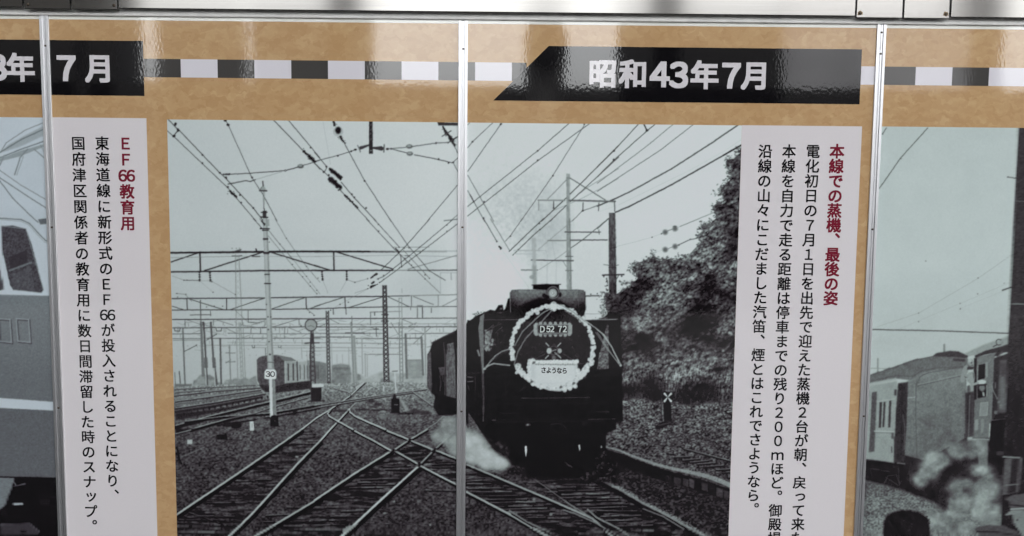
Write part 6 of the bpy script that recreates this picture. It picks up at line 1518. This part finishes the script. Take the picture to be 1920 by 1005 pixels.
# ------------------------------------------------------------------ rail and fascia above the panels
zr0, zr1 = zc(868, 37.3), zc(868, 25.5)
prof = [(0.012, zr0), (-.0068, zr0), (-.0074, zr0 + .0012), (-.0066, zr0 + .005), (-.0030, zr1 - .001), (-.0026, zr1 + .03), (0.012, zr1 + .03)]
bm = bmesh.new()
A = [bm.verts.new((-2.2, y, z)) for y, z in prof]; B = [bm.verts.new((2.2, y, z)) for y, z in prof]
for k in range(len(prof)): bm.faces.new([A[k], A[(k + 1) % len(prof)], B[(k + 1) % len(prof)], B[k]])
bm.faces.new(A); bm.faces.new(list(reversed(B)))
tag(fin(bm, 'top_rail', M_RAIL), 'pale grey horizontal rail capping all four panels under the metal fascia', 'rail')


def plate(bm, xa, xb, zb, zt, y0, tilt=0.0, lip=.010):
    """sheet-metal plate with a folded lower edge"""
    p = [(y0, zt), (y0 - tilt * 0 , zb + .0012), (y0 + .0012, zb), (y0 + lip, zb), (y0 + lip, zb + .0015), (y0 + .0030, zb + .0022), (y0 + .002, zt)]
    A_ = [bm.verts.new((xa, y, z)) for y, z in p]; B_ = [bm.verts.new((xb, y, z)) for y, z in p]
    for k in range(len(p)): bm.faces.new([A_[k], A_[(k + 1) % len(p)], B_[(k + 1) % len(p)], B_[k]])
    bm.faces.new(A_); bm.faces.new(list(reversed(B_)))


zf = zc(868, 25.2)
ZFT = zf + .16
YF = -.022
FX = lambda x: xc(x, 15)
FLAB = ['brushed metal fascia sheet above the left edge of the board, in shade', 'long bright brushed metal fascia sheet above the middle panels, flecked with dirt', 'brushed metal fascia sheet above the right panel beyond the cover plates']
for k, (xa, xb) in enumerate(((-2.2, FX(51)), (FX(230), FX(1597)), (FX(1776), 2.2))):
    bm = bmesh.new(); plate(bm, xa, xb, zf, ZFT, YF)
    tag(fin(bm, 'fascia_sheet', M_FASCIA), FLAB[k], 'fascia sheet', 'metal fascia sheets above the board')
CL = ['screwed metal cover plate pair on the fascia join above the left joint strip', 'screwed metal cover plate pair with rust on the fascia join above the right joint strip']
for k, (ra, rb, scr) in enumerate((((56, 140), (143.5, 228), ((63, 11), (222, 11.5))), ((1600, 1684), (1688, 1771), ((1606, 27.5), (1765.5, 31))))):
    root = empty('fascia_cover', ((FX(ra[0]) + FX(rb[1])) / 2, YF, zf), CL[k], 'cover plate', 'cover plates on the fascia joins')
    for a_, b2 in (ra, rb):
        bm = bmesh.new(); plate(bm, FX(a_), FX(b2), zf - .0035, ZFT, YF - .0022, lip=.012)
        fin(bm, 'plate', M_FASCIA, root)
    for sx, sy in scr:
        X, Z = FX(sx), zf + .0055
        if k == 1:
            bm = bmesh.new(); rs = random.Random(int(sx)); ring_ = []
            for j in range(22):
                q = .0052 * rs.uniform(.75, 1.35); ring_.append(bm.verts.new((X + q * math.cos(j * .2856), YF - .00235, Z + q * math.sin(j * .2856) * (1.0 if math.sin(j * .2856) > 0 else .8))))
            bm.faces.new(ring_); fin(bm, 'rust_stain', M_RUST, root)
        bm = bmesh.new(); screw(bm, X, YF - .0024, Z, .0036, .0022)
        fin(bm, 'screw', M_SCREW, root, True)
# backing behind fascia and bottom rail of the board
bm = bmesh.new(); bx(bm, -2.2, 2.2, -.0185, 0.05, zr1 + .012, ZFT)
tag(fin(bm, 'header_beam', M_DARKW), 'dark beam behind the metal fascia sheets, seen in their narrow gaps', 'beam')
bm = bmesh.new(); bx(bm, -2.2, 2.2, -.008, 0.05, ZBOT - .03, ZBOT - .0005, 0, .001)
tag(fin(bm, 'bottom_rail', M_RAIL), 'pale grey rail holding the lower edges of the panels', 'rail')
